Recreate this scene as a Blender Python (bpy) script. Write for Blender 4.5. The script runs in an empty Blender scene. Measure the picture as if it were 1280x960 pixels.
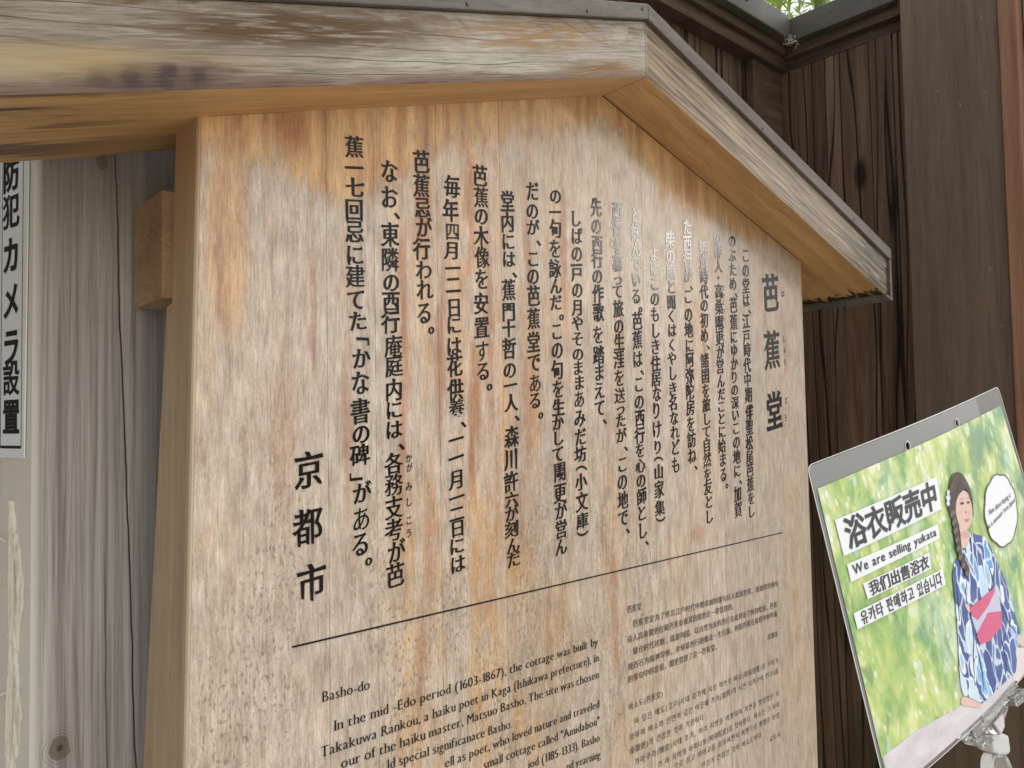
import bpy, math, random
import numpy as np
from mathutils import Vector, Matrix
from mathutils.geometry import tessellate_polygon
random.seed(7)
S = bpy.context.scene
col = S.collection

# ------------------------------------------------------------------ camera
CAM_POS = (-0.5661, -0.6331, 1.5)
CAM_R = (0.745763, -0.665903, -0.018)
CAM_U = (-0.013903, -0.042526, 0.998999)
CAM_F = (0.666035, 0.744790, 0.041)
cam = bpy.data.cameras.new('camera')
cam.sensor_width = 36; cam.lens = 27.0; cam.clip_start = 0.01; cam.clip_end = 500
camo = bpy.data.objects.new('camera', cam); col.objects.link(camo)
_f = Vector(CAM_F).normalized(); _r = Vector(CAM_R); _r = (_r - _f * _r.dot(_f)).normalized(); _u = _r.cross(_f)
camo.matrix_world = Matrix(((_r.x, _u.x, -_f.x, CAM_POS[0]), (_r.y, _u.y, -_f.y, CAM_POS[1]), (_r.z, _u.z, -_f.z, CAM_POS[2]), (0, 0, 0, 1)))
S.camera = camo

# ------------------------------------------------------------------ light
SUN_DIR = Vector((.808, -.608, .235)).normalized()      # towards the sun
el = math.asin(SUN_DIR.z); az = math.atan2(SUN_DIR.x, SUN_DIR.y)
W = bpy.data.worlds.new('World'); S.world = W; W.use_nodes = True
wn = W.node_tree; bg = wn.nodes['Background']
sky = wn.nodes.new('ShaderNodeTexSky'); sky.sky_type = 'NISHITA'; sky.sun_disc = False
sky.sun_elevation = math.radians(62); sky.sun_rotation = az; sky.dust_density = 3.0; sky.air_density = 1.0; sky.ozone_density = 0.6
hs = wn.nodes.new('ShaderNodeHueSaturation'); hs.inputs['Saturation'].default_value = .12      # thin high cloud: a paler sky
wn.links.new(sky.outputs[0], hs.inputs['Color']); wn.links.new(hs.outputs[0], bg.inputs[0]); bg.inputs[1].default_value = 0.15
sl = bpy.data.lights.new('sun', 'SUN'); sl.energy = .24; sl.angle = math.radians(7.5); sl.color = (1, .95, .87)
so = bpy.data.objects.new('sun', sl); col.objects.link(so)
so.rotation_euler = SUN_DIR.to_track_quat('Z', 'Y').to_euler(); so.location = (3, -3, 4)
S.view_settings.view_transform = 'Standard'; S.view_settings.look = 'None'
S.view_settings.exposure = 0.68; S.view_settings.gamma = 1
S.cycles.max_bounces = 8; S.cycles.transparent_max_bounces = 16; S.cycles.use_denoising = True

# --- measured data (0.1 mm) -------------------------------------------------
COLUMNS=[
('蕉一七回忌に建てた「かな書の碑」がある。',[(-1955,17569),(-1957,17365),(-1948,17181),(-1962,16966),(-1959,16758),(-1961,16535),(-1957,16332),(-1951,16113),(-1934,15912),(-1884,15726),(-1900,15561),(-1913,15329),(-1916,15063),(-1910,14851),(-1926,14652),(-1969,14458),(-1906,14301),(-1919,14058),(-1930,13824),0]),
('なお、東隣の西行庵庭内には、各務支考が芭',[(-1565,17411),(-1569,17154),0,(-1564,16785),(-1571,16539),(-1559,16318),(-1561,16129),(-1570,15925),(-1542,15692),(-1540,15501),(-1543,15266),(-1545,15073),(-1548,14881),0,(-1553,14553),(-1555,14349),(-1558,14130),(-1561,13915),(-1532,13707),(-1552,13480)]),
('芭蕉忌が行われる。',[(-1181,17584),(-1185,17341),(-1173,17120),(-1159,16917),(-1190,16694),(-1166,16480),(-1160,16282),(-1173,16045),0]),
('毎年四月一二日には花供養、一一月一二日には',[(-794,17404),(-817,17146),(-796,16929),(-807,16731),(-800,16541),(-796,16368),(-790,16131),(-797,15948),(-801,15726),(-794,15523),(-787,15273),(-776,15082),0,(-789,14759),(-793,14569),(-790,14350),(-793,14161),(-796,13996),(-788,13848),(-803,13669),(-795,13481)]),
('芭蕉の木像を安置する。',[(-411,17593),(-401,17361),(-402,17157),(-407,16932),(-398,16707),(-410,16469),(-422,16203),(-421,15947),(-420,15691),(-413,15477),0]),
('堂内には、蕉門十哲の一人、森川許六が刻んだ',[(-18,17382),(-24,17147),(-22,16931),(-16,16735),0,(-24,16390),(-30,16147),(-34,15963),(-31,15735),(-30,15500),(-23,15329),(-19,15136),0,(-18,14763),(-32,14517),(-40,14271),(-34,14080),(-38,13926),(-42,13753),(-27,13575),(-20,13428)]),
('だのが、この芭蕉堂である。',[(369,17571),(360,17340),(367,17149),0,(358,16786),(352,16585),(354,16355),(347,16095),(340,15824),(345,15596),(352,15361),(346,15162),0]),
('の一句を詠んだ。この句を生かして闌更が営ん',[(744,17580),(731,17383),(733,17189),(718,16949),(711,16711),(721,16507),(716,16314),0,(719,15975),(721,15754),(714,15520),(720,15294),(720,15079),(708,14901),(703,14726),(698,14539),(721,14333),(718,14087),(729,13885),(723,13668),(717,13467)]),
('しばの戸の月やそのままあみだ坊（小文庫）',[(1080,17364),(1096,17153),(1089,16938),(1082,16708),(1084,16496),(1082,16284),(1077,16093),(1071,15905),(1072,15720),(1067,15553),(1083,15378),(1076,15177),(1079,14953),(1085,14728),(1078,14521),(1087,14355),(1077,14192),(1083,13954),(1084,13731),(1082,13584)]),
('先の西行の作歌を踏まえて、',[(1455,17565),(1452,17330),(1464,17111),(1457,16907),(1450,16703),(1456,16485),(1456,16251),(1439,15972),(1444,15724),(1445,15507),(1438,15286),(1441,15070),0]),
('西行を慕って旅の生涯を送ったが、この地で、',[(1852,17589),(1844,17372),(1845,17132),(1841,16905),(1843,16713),(1828,16551),(1837,16328),(1836,16106),(1837,15899),(1820,15680),(1821,15447),(1828,15225),(1832,15060),(1832,14909),(1835,14720),0,(1840,14358),(1835,14139),(1839,13903),(1831,13685),0]),
('と詠んでいる。芭蕉は、この西行を心の師とし、',[(2227,17596),(2218,17362),(2219,17140),(2202,16948),(2204,16740),(2195,16521),0,(2209,16194),(2199,15949),(2195,15699),0,(2206,15373),(2207,15146),(2211,14935),(2202,14709),(2199,14516),(2201,14324),(2205,14128),(2208,13922),(2200,13711),(2208,13487),0]),
('よにこのもしき住居なりけり（山家集）',[(2602,17131),(2593,16911),(2589,16725),(2589,16522),(2584,16310),(2580,16092),(2576,15876),(2572,15651),(2571,15450),(2580,15250),(2559,15029),(2560,14780),(2566,14543),(2578,14389),(2578,14218),(2579,13987),(2580,13740),(2590,13596)]),
('柴の庵と聞くはくやしき名なれども',[(2960,17373),(2959,17141),(2955,16923),(2959,16718),(2950,16508),(2948,16314),(2951,16120),(2942,15920),(2934,15733),(2936,15532),(2934,15316),(2934,15124),(2943,14921),(2953,14728),(2953,14524),(2953,14287)]),
('た西行が、この地に阿弥陀房を訪ね、',[(3365,17610),(3358,17370),(3355,17133),(3345,16919),0,(3343,16625),(3338,16366),(3336,16143),(3339,15927),(3339,15731),(3329,15507),(3324,15285),(3327,15065),(3326,14833),(3333,14615),(3334,14393),0]),
('鎌倉時代の初め、諸国を旅して自然を友とし',[(3737,17375),(3736,17154),(3738,16937),(3735,16720),(3730,16528),(3719,16310),(3716,16094),0,(3706,15729),(3710,15515),(3711,15300),(3715,15097),(3711,14898),(3702,14718),(3693,14529),(3693,14319),(3694,14108),(3693,13922),(3707,13724),(3704,13515)]),
('の俳人・高桑闌更が営んだことに始まる。',[(4108,17559),(4110,17361),(4120,17141),(4111,16965),(4109,16767),(4107,16535),(4095,16298),(4096,16077),(4107,15871),(4087,15657),(4097,15444),(4102,15254),(4084,15074),(4087,14896),(4086,14705),(4075,14502),(4087,14298),(4087,14082),0]),
('のぶため、芭蕉にゆかりの深いこの地に、加賀',[(4506,17564),(4503,17348),(4504,17133),(4493,16917),0,(4490,16591),(4483,16337),(4471,16111),(4471,15911),(4471,15710),(4454,15510),(4457,15320),(4457,15129),(4456,14945),(4458,14747),(4462,14540),(4461,14318),(4458,14113),0,(4453,13774),(4455,13542)]),
('この堂は、江戸時代中期、俳聖松尾芭蕉をし',[(4867,17394),(4861,17160),(4854,16917),(4851,16697),0,(4833,16374),(4826,16130),(4832,15927),(4824,15697),(4821,15479),(4834,15245),0,(4835,14977),(4831,14751),(4818,14510),(4810,14301),(4810,14103),(4807,13886),(4820,13680),(4811,13482)]),
('芭蕉堂',[(5581,16867),(5568,15958),(5581,14984)]),
('京都市',[(-2445,14544),(-2455,14044),(-2425,13549)]),
('ばしょうどう',[(5964,16902),(5956,16164),(5960,15992),(5947,15783),(5958,15164),(5925,14880)]),
('たかくわらんこう',[(4231,16831),(4226,16718),(4220,16604),(4214,16491),(4208,16377),(4202,16264),(4196,16151),(4190,16038)]),
('かがみしこう',[(-1379,14599),(-1373,14507),(-1383,14323),(-1385,14170),(-1388,13991),(-1392,13868)]),
]
LINES=[
('Basho-do', -2338, 12483, -1839, 12479),
('In the mid -Edo period (1603-1867), the cottage was built by', -2222, 12199, 1320, 12222),
('Takakuwa Rankou, a haiku poet in Kaga (Ishikawa prefecture), in', -2350, 12006, 1325, 12031),
('our of the haiku master, Matsuo Basho. The site was chosen', -2153, 11847, 1321, 11833),
('ld special significanace Basho.', -1666, 11686, -78, 11636),
('ell as poet, who loved nature and traveled', -994, 11491, 1317, 11484),
('small cottage called "Amidabou"', -499, 11320, 1314, 11286),
('iod (1185-1333). Basho', 133, 11129, 1311, 11089),
('nd yearning', 730, 10924, 1318, 10889),
('Z芭蕉堂', 1863, 12504, 2153, 12502),
('Z芭蕉堂是为了怀念江户时代中期卓越的俳句诗人松尾芭蕉、由加贺的俳句', 1964, 12309, 5534, 12257),
('Z诗人高桑闌更在和芭蕉有很深因缘的这一带营建的。', 1849, 12135, 4320, 12130),
('Z镰仓时代初期，周游列国，以自然为友的西行在此拜访了阿弥陀房。芭蕉', 1951, 11971, 5478, 11944),
('Z视西行为精神导师，并仰慕西行的做法一生行旅。利用芭蕉在旅程中所吟诵', 1851, 11796, 5469, 11803),
('Z的俳句中的意境，闌更营建了这一芭蕉堂。', 1845, 11643, 3861, 11645),
('Z京都市', 5153, 11498, 5474, 11488),
('K바쇼도(芭蕉堂)', 1846, 11309, 2551, 11304),
('K이 당은 에도(江戸)시대 중기에 시성 마쓰오 바쇼(松尾芭蕉)를 기리기', 1944, 11105, 5461, 11084),
('K위하여 바쇼와 인연이 깊은 이곳에 가가(加賀)의 시인 다카쿠와 란코(高', 1845, 10934, 5451, 10927),
('K桑闌更)가 건립한 것이 기원이다', 1849, 10767, 3445, 10763),
('K가마쿠라(鎌倉)시대 초기, 여러 지방을 여행하며 자연을 벗삼았던 사', 1936, 10603, 5454, 10583),
('K가 이 지역의 아미다보(阿弥陀房)를 찾아왔다. 바쇼는 그 사이', 2397, 10430, 5455, 10417),
('K으로 삼고 사이교를 흠모하면서 여행으로 평생을 보냈', 2732, 10304, 5445, 10255),
('K란코가 건립한 것이 바쇼도이다', 3349, 10121, 4909, 10104),
('K교토시', 5121, 9959, 5463, 9962),
]
PP={
'sleeve_px':[(0,0),(2861,0),(3153,-2185),(37,-2211)],
'picture':[(48,-164),(2808,-158),(3145,-2153),(69,-2174)],
'holes':[(1138,-134),(1921,-129)],
'box':[[(135,-394),(1407,-428),(1373,-663),(142,-635)],[(154,-692),(1271,-747),(1254,-847),(152,-810)],[(268,-856),(1078,-898),(1056,-1008),(278,-966)],[(108,-1000),(1200,-1055),(1191,-1171),(111,-1107)]],
'hair':[(1720,-469),(1638,-468),(1559,-519),(1528,-572),(1484,-635),(1452,-696),(1491,-736),(1487,-789),(1461,-820),(1468,-860),(1442,-891),(1459,-934),(1427,-975),(1448,-1020),(1432,-1053),(1452,-1111),(1475,-1163),(1499,-1225),(1543,-1204),(1562,-1165),(1539,-1112),(1519,-1087),(1514,-1053),(1491,-1021),(1517,-990),(1506,-948),(1536,-919),(1529,-878),(1560,-849),(1553,-808),(1544,-760),(1558,-693),(1605,-648),(1678,-611),(1759,-604),(1809,-646),(1829,-715),(1819,-778),(1789,-862),(1816,-830),(1846,-759),(1862,-684),(1853,-615),(1814,-539),(1771,-491)],
'strands':[[(1737,-490),(1668,-508),(1601,-543),(1557,-590),(1520,-644)],[(1753,-492),(1694,-521),(1636,-561),(1580,-609),(1538,-662)],[(1766,-500),(1791,-539),(1824,-587),(1841,-638),(1840,-691)],[(1751,-507),(1754,-536),(1776,-571),(1807,-610)],[(1721,-489),(1633,-512),(1569,-554),(1516,-618),(1484,-673)],[(1850,-707),(1836,-756),(1812,-816),(1783,-861)],[(1617,-645),(1586,-675),(1556,-719),(1547,-755)]],
'folds':[[(1498,-1227),(1437,-1299),(1414,-1394),(1433,-1503)],[(1408,-1699),(1411,-1791),(1404,-1902),(1367,-2023)],[(1869,-1254),(1883,-1330),(1863,-1419)],[(1922,-1511),(1943,-1627),(1987,-1751),(2072,-1855)],[(1886,-1785),(1798,-1847),(1790,-1963),(1760,-2069)],[(1409,-1551),(1396,-1649),(1328,-1759),(1282,-1898)],[(1337,-1208),(1305,-1322),(1259,-1463)]],
'collar':[[(1530,-1020),(1556,-1066),(1588,-1141),(1633,-1246)],[(1695,-946),(1686,-1003),(1664,-1074),(1629,-1154),(1585,-1230)]],
'shade':[(1553,-885),(1611,-902),(1654,-915),(1686,-931),(1667,-958),(1614,-962),(1564,-940),(1544,-915)],
'braid':[(1507,-737),(1507,-769),(1502,-801),(1497,-833),(1492,-865),(1488,-897),(1483,-929),(1478,-960),(1471,-991),(1464,-1022),(1467,-1054),(1475,-1087),(1485,-1121),(1496,-1155),(1506,-1189)],
'face':[(1544,-683),(1588,-637),(1649,-614),(1714,-612),(1797,-642),(1830,-702),(1825,-767),(1791,-823),(1747,-876),(1695,-901),(1643,-905),(1696,-927),(1673,-973),(1614,-1007),(1540,-1016),(1520,-991),(1553,-885),(1553,-808),(1542,-753),(1524,-723)],
'fringe':[(1586,-675),(1603,-628),(1677,-556),(1764,-539),(1829,-589),(1847,-666),(1823,-759),(1819,-699),(1802,-644),(1769,-606),(1722,-623),(1670,-626),(1622,-646)],
'eyes':[[(1643,-693),(1672,-691),(1704,-704),(1693,-715),(1658,-708)],[(1749,-714),(1773,-711),(1800,-725),(1786,-732),(1760,-728)]],
'brows':[[(1644,-668),(1684,-665),(1721,-680),(1681,-671)],[(1758,-685),(1791,-687),(1817,-703),(1788,-693)]],
'mouth':[(1651,-820),(1693,-827),(1738,-837),(1709,-850),(1678,-845)],
'nose':[(1696,-777),(1716,-769),(1717,-789),(1700,-790)],
'cheeks':[[(1603,-751),(1644,-746),(1660,-771),(1618,-777)],[(1748,-785),(1789,-783),(1787,-809),(1752,-810)]],
'flower':[(1492,-563),(1523,-555),(1533,-573),(1513,-591),(1521,-619),(1491,-637),(1490,-662),(1455,-668),(1441,-642),(1466,-623),(1451,-600),(1482,-589)],
'yukata':[(1520,-991),(1552,-1020),(1619,-1008),(1703,-929),(1796,-983),(1907,-1022),(1950,-1082),(1993,-1162),(2026,-1253),(2055,-1344),(2098,-1439),(2093,-1478),(2110,-1576),(2120,-1689),(2129,-1778),(2139,-1879),(2085,-1884),(2063,-1949),(1983,-1966),(1973,-2035),(1907,-2104),(1828,-2096),(1379,-2096),(1306,-2094),(1181,-2002),(1092,-1942),(1084,-1873),(1120,-1744),(1174,-1610),(1219,-1471),(1265,-1330),(1305,-1152),(1348,-1099),(1365,-1070),(1432,-1053),(1452,-1111),(1478,-1167),(1499,-1225),(1543,-1204),(1562,-1165),(1539,-1112),(1519,-1087),(1514,-1053)],
'obi1':[(1441,-1428),(1857,-1420),(1875,-1447),(1710,-1509),(1512,-1545),(1433,-1478)],
'obi2':[(1463,-1714),(1437,-1642),(1473,-1621),(1687,-1553),(1894,-1615),(1853,-1714),(1614,-1743)],
'obi3':[(1433,-1478),(1512,-1545),(1710,-1509),(1867,-1432),(1917,-1521),(1899,-1617),(1687,-1553),(1459,-1638),(1440,-1563)],
'hand1':[(2090,-1874),(2140,-1898),(2188,-1959),(2293,-2011),(2248,-2037),(2139,-1995),(2066,-1944)],
'hand2':[(1373,-1379),(1419,-1384),(1441,-1428),(1431,-1468),(1395,-1432)],
'feet':[(1090,-1947),(1180,-2004),(1304,-2096),(1281,-2117),(1156,-2052),(1041,-1997),(1041,-1959)],
'stone':[(78,-1928),(256,-1930),(428,-1927),(663,-1949),(917,-1985),(1158,-2001),(1345,-2019),(1907,-2104),(1973,-2035),(1983,-1966),(2020,-1950),(2136,-2001),(2160,-2010),(3145,-2153),(69,-2174)],
'bench':[(2014,-1960),(2137,-1999),(2202,-2050),(2177,-2163),(1921,-2182),(1835,-2135)],
'darkpatch':[(2191,-2034),(2286,-2033),(2211,-2165),(2177,-2163)],
'bubble':[(2629,-1021),(2621,-1046),(2607,-1070),(2589,-1092),(2567,-1111),(2541,-1128),(2514,-1140),(2490,-1156),(2467,-1174),(2442,-1189),(2414,-1201),(2385,-1209),(2355,-1212),(2325,-1212),(2296,-1208),(2268,-1207),(2239,-1209),(2210,-1208),(2182,-1203),(2156,-1194),(2132,-1181),(2112,-1165),(2095,-1146),(2075,-1131),(2053,-1117),(2033,-1101),(2017,-1082),(2005,-1061),(1998,-1038),(1996,-1014),(1997,-990),(1995,-967),(1989,-944),(1987,-920),(1989,-896),(1997,-872),(2009,-849),(2025,-828),(2044,-809),(2059,-788),(2072,-766),(2089,-744),(2109,-725),(2133,-709),(2159,-696),(2187,-687),(2216,-681),(2243,-672),(2270,-660),(2299,-651),(2329,-646),(2358,-646),(2388,-649),(2415,-657),(2440,-668),(2467,-676),(2496,-681),(2524,-689),(2549,-701),(2571,-717),(2589,-737),(2602,-759),(2611,-782),(2624,-803),(2641,-824),(2654,-846),(2662,-870),(2664,-896),(2661,-922),(2653,-947),(2641,-971),(2633,-996)],
'b1':[(2081,-866),(2568,-845),(2552,-898),(2072,-918)],
'b2':[(2007,-962),(2636,-903),(2623,-951),(1994,-1009)],
'jaw':[(1109,-2133),(1145,-2121),(1841,-2097),(1907,-2111),(1934,-2136),(1922,-2230),(1856,-2251),(1205,-2291),(1140,-2291),(1122,-2249)],
'jawridge':[(1265,-2173),(1837,-2148),(1854,-2186),(1275,-2218)],
'knobs':[[(1074,-2261),(1207,-2287),(1306,-2331),(1318,-2372),(1196,-2371),(1152,-2352),(1126,-2317),(1071,-2279)],[(1726,-2218),(1863,-2238),(1942,-2239),(1935,-2289),(1951,-2314),(1911,-2332),(1818,-2319),(1769,-2319),(1743,-2277)]],
'bracket':[(1349,-2290),(1648,-2273),(1766,-2302),(1735,-2336),(1654,-2374),(1633,-2426),(1556,-2444),(1500,-2426),(1437,-2339),(1383,-2356),(1344,-2343)],
'brhole':[(1460,-2319),(1616,-2311),(1593,-2398),(1513,-2414)],
'ball':[(1443,-2428),(1479,-2414),(1633,-2478),(1701,-2524),(1675,-2642),(1619,-2637),(1504,-2585),(1429,-2528)],
'link':[(1501,-2590),(1638,-2648),(1669,-2702),(1690,-2774),(1544,-3256),(1285,-3119),(1414,-2643),(1453,-2600)],
}
P_ORG=[-0.098954, -0.390998, 1.46471]
P_X=[0.977689, -0.100796, 0.184292]
P_DOWN=[0.172693, -0.113771, -0.978383]
P_N=[-0.119584, -0.988381, 0.093826]
CAM_POS=[-0.566116, -0.633086, 1.5]
CAM_R=[0.745805, -0.665922, -0.017961]
CAM_U=[-0.01393, -0.042546, 0.998997]
CAM_F=[0.666018, 0.744807, 0.041007]

# ------------------------------------------------------------------ node helper
class G:
    def __init__(s, name):
        s.mat = bpy.data.materials.new(name); s.mat.use_nodes = True
        s.t = s.mat.node_tree; s.n = s.t.nodes; s.l = s.t.links
        s.b = s.n['Principled BSDF']; s.co = s.n.new('ShaderNodeTexCoord').outputs['Object']
        sp = s.n.new('ShaderNodeSeparateXYZ'); s.l.new(s.co, sp.inputs[0]); s.x, s.y, s.z = sp.outputs
    def put(s, sock, v):
        if isinstance(v, (int, float)): sock.default_value = v
        elif isinstance(v, (tuple, list)): sock.default_value = tuple(v) + ((1,) if len(v) == 3 and sock.type == 'RGBA' else ())
        else: s.l.new(v, sock)
    def m(s, op, a, b=0, c=0, clamp=False):
        q = s.n.new('ShaderNodeMath'); q.operation = op; q.use_clamp = clamp
        s.put(q.inputs[0], a); s.put(q.inputs[1], b); s.put(q.inputs[2], c); return q.outputs[0]
    def vec(s, x, y, z):
        q = s.n.new('ShaderNodeCombineXYZ'); s.put(q.inputs[0], x); s.put(q.inputs[1], y); s.put(q.inputs[2], z); return q.outputs[0]
    def sc(s, v, k):
        q = s.n.new('ShaderNodeVectorMath'); q.operation = 'MULTIPLY'; s.put(q.inputs[0], v); s.put(q.inputs[1], k); return q.outputs[0]
    def add(s, v, k):
        q = s.n.new('ShaderNodeVectorMath'); q.operation = 'ADD'; s.put(q.inputs[0], v); s.put(q.inputs[1], k); return q.outputs[0]
    def noise(s, v, k=(1, 1, 1), d=4, r=.55, dist=0, off=(0, 0, 0)):
        q = s.n.new('ShaderNodeTexNoise'); s.put(q.inputs['Vector'], s.add(s.sc(v, k), off)); q.inputs['Scale'].default_value = 1
        q.inputs['Detail'].default_value = d; q.inputs['Roughness'].default_value = r; q.inputs['Distortion'].default_value = dist; return q.outputs[0]
    def voro(s, v, k=(1, 1, 1), feat='F1', out=0, rnd=1):
        q = s.n.new('ShaderNodeTexVoronoi'); q.feature = feat; s.put(q.inputs['Vector'], s.sc(v, k)); q.inputs['Scale'].default_value = 1
        q.inputs['Randomness'].default_value = rnd; return q.outputs[out]
    def ss(s, v, a, b, lo=0., hi=1.):
        q = s.n.new('ShaderNodeMapRange'); q.interpolation_type = 'SMOOTHSTEP'
        s.put(q.inputs[0], v); s.put(q.inputs[1], a); s.put(q.inputs[2], b); s.put(q.inputs[3], lo); s.put(q.inputs[4], hi); return q.outputs[0]
    def ramp(s, f, stops, interp='LINEAR'):
        q = s.n.new('ShaderNodeValToRGB'); e = q.color_ramp; e.interpolation = interp
        stops = [(p, (c, c, c) if isinstance(c, (int, float)) else c) for p, c in stops]
        while len(e.elements) < len(stops): e.elements.new(.5)
        for el_, (p, c) in zip(e.elements, stops): el_.position = p; el_.color = (*c, 1)
        s.put(q.inputs[0], f); return q.outputs[0]
    def mix(s, f, a, b, mode='MIX'):
        q = s.n.new('ShaderNodeMix'); q.data_type = 'RGBA'; q.blend_type = mode
        s.put(q.inputs[0], f); s.put(q.inputs[6], a); s.put(q.inputs[7], b); return q.outputs[2]
    def blob(s, u, v, cu, cv, ru, rv, soft=.5):
        a = s.m('DIVIDE', s.m('SUBTRACT', u, cu), ru); b = s.m('DIVIDE', s.m('SUBTRACT', v, cv), rv)
        d = s.m('SQRT', s.m('ADD', s.m('MULTIPLY', a, a), s.m('MULTIPLY', b, b)))
        return s.ss(d, 1 - soft, 1 + soft, 1., 0.)
    def bump(s, h, strength=.4, dist=.001):
        q = s.n.new('ShaderNodeBump'); q.inputs['Strength'].default_value = strength; q.inputs['Distance'].default_value = dist
        s.put(q.inputs['Height'], h); s.l.new(q.outputs[0], s.b.inputs['Normal'])
    def out(s, colr=None, rough=.6, spec=.4, **kw):
        if colr is not None: s.put(s.b.inputs['Base Color'], colr)
        s.put(s.b.inputs['Roughness'], rough); s.put(s.b.inputs['Specular IOR Level'], spec)
        for k, v in kw.items(): s.put(s.b.inputs[k.replace('_', ' ')], v)
        return s.mat

def plain(name, c, rough=.5, spec=.4, **kw): return G(name).out(c, rough, spec, **kw)

# ------------------------------------------------------------------ materials
def board_material():
    g = G('weathered_board'); x, z = g.x, g.z
    w = g.m('SUBTRACT', g.noise(g.co, (14, 1, 5), 4, .6), .5)
    w2 = g.m('SUBTRACT', g.noise(g.co, (60, 1, 22), 3, .6, off=(7, 0, 2)), .5)
    xw = g.m('ADD', x, g.m('ADD', g.m('MULTIPLY', w, .035), g.m('MULTIPLY', w2, .012)))
    t = g.m('DIVIDE', g.m('ADD', xw, .36), 1.04)
    P = lambda L: [((a + .36) / 1.04, c) for a, c in L]
    up = g.ramp(t, P([(-.345, .1), (-.33, .45), (-.305, .62), (-.29, .12), (-.262, .2), (-.25, .08), (-.215, .05), (-.203, .4), (-.19, .06),
        (-.158, .12), (-.146, .85), (-.132, .35), (-.12, .7), (-.108, .75), (-.095, .3), (-.072, .75), (-.055, .85), (-.03, .55), (-.012, .7), (.0, .35),
        (.02, .55), (.035, .85), (.05, .3), (.08, .5), (.1, .35), (.13, .14), (.18, .5), (.195, .12), (.30, .15), (.36, .5), (.39, .12), (.66, .2)]))
    lo = g.ramp(t, P([(-.345, .1), (-.32, .25), (-.30, .1), (-.21, .05), (-.165, .15), (-.145, .85), (-.125, .5), (-.105, .7),
        (-.095, .15), (-.075, .12), (-.06, .65), (-.035, .75), (-.012, .5), (-.002, .85), (.02, .9), (.05, .8), (.075, .6), (.1, .15), (.14, .18), (.165, .55),
        (.19, .35), (.24, .2), (.29, .3), (.33, .15), (.40, .1), (.5, .06), (.56, .12), (.6, .35), (.64, .2)]))
    streak = g.noise(g.co, (95, 1, 7), 5, .62, off=(3, 0, 1)); patch = g.noise(g.co, (9, 1, 5), 3, .5, off=(0, 0, 9))
    o = g.mix(g.ss(z, 1.30, 1.52), lo, up)
    o = g.m('MULTIPLY', o, g.ss(streak, .30, .62, .25, 1.15)); o = g.m('MULTIPLY', g.m('MULTIPLY', o, g.ss(patch, .32, .60, .25, 1.1)), g.ss(g.noise(g.co, (45, 1, 16), 5, .7, 1.2, off=(2, 2, 2)), .36, .56, .30, 1.15))
    # the part the roof has kept dry
    gab = g.m('SUBTRACT', 1.904, g.m('MULTIPLY', g.m('ABSOLUTE', g.m('SUBTRACT', x, .16)), .305))
    d = g.m('SUBTRACT', gab, z)
    ragged = g.noise(g.co, (70, 1, 9), 5, .68, off=(1, 0, 4)); oi0 = g.n.new('ShaderNodeObjectInfo'); slow = g.noise(g.add(g.co, g.vec(0, g.m('MULTIPLY', oi0.outputs['Random'], 1.2), 0)), (11, 1, 2), 2, .5, off=(5, 0, 5))
    wid = g.m('ADD', g.m('MULTIPLY', ragged, .075), g.m('ADD', g.m('MULTIPLY', slow, .06), -.036))
    wid = g.m('ADD', wid, g.m('MULTIPLY', g.blob(x, z, -.175, 1.80, .075, .2), .045))
    wid = g.m('ADD', wid, g.m('MULTIPLY', g.blob(x, z, .31, 1.80, .09, .2), .035))
    wid = g.m('SUBTRACT', wid, g.m('MULTIPLY', g.ss(x, .45, .62), .018))
    top = g.ss(g.m('ADD', g.m('SUBTRACT', d, wid), g.m('MULTIPLY', g.m('SUBTRACT', streak, .5), .06)), .020, -.016, 0., .93)
    bl = g.m('MULTIPLY', g.blob(g.m('ADD', x, g.m('MULTIPLY', w, .05)), z, -.318, 1.66, .022, .09, .35), .7)
    grain = g.noise(g.co, (560, 1, 48), 4, .7); fine = g.noise(g.co, (1300, 1, 300), 3, .7); mid = g.noise(g.co, (150, 1, 24), 6, .66, off=(2, 0, 8)); mott = g.noise(g.co, (44, 1, 20), 5, .62, .5, off=(6, 0, 6))
    grey = g.ramp(mid, [(.28, (.34, .268, .20)), (.48, (.515, .43, .34)), (.68, (.66, .58, .48))])
    lightm = g.m('MULTIPLY', g.blob(x, z, .24, 1.74, .26, .13, .6), .55)
    grey = g.mix(lightm, grey, (.66, .56, .43))
    grey = g.mix(g.m('MULTIPLY', g.ss(x, .30, .62), .45), grey, (.40, .315, .235))
    oc = g.ramp(g.noise(g.co, (60, 1, 6), 5, .65, off=(9, 0, 3)), [(.30, (.30, .13, .06)), (.43, (.50, .26, .11)), (.58, (.64, .38, .17)), (.72, (.72, .52, .30))])
    oc = g.mix(g.m('MULTIPLY', g.ss(z, 1.5, 1.25), .5), oc, (.60, .40, .19))
    topc = g.ramp(g.noise(g.co, (50, 1, 4), 5, .6, off=(4, 0, 3)), [(.32, (.32, .14, .06)), (.46, (.54, .30, .115)), (.58, (.65, .40, .165)), (.7, (.69, .49, .26))])
    topc = g.mix(g.ss(x, .2, .5, 0, .6), topc, (.42, .24, .10))
    c = g.mix(g.m('MAXIMUM', g.m('MINIMUM', o, 1), bl), grey, oc)
    # dark rim where water stopped
    edge = g.m('MULTIPLY', g.blob(g.m('SUBTRACT', d, wid), z, .002, 1.7, .006, 3, .9), g.ss(mid, .45, .6, 0, .35))
    c = g.mix(top, c, topc); c = g.mix(edge, c, (.30, .15, .07))
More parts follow.
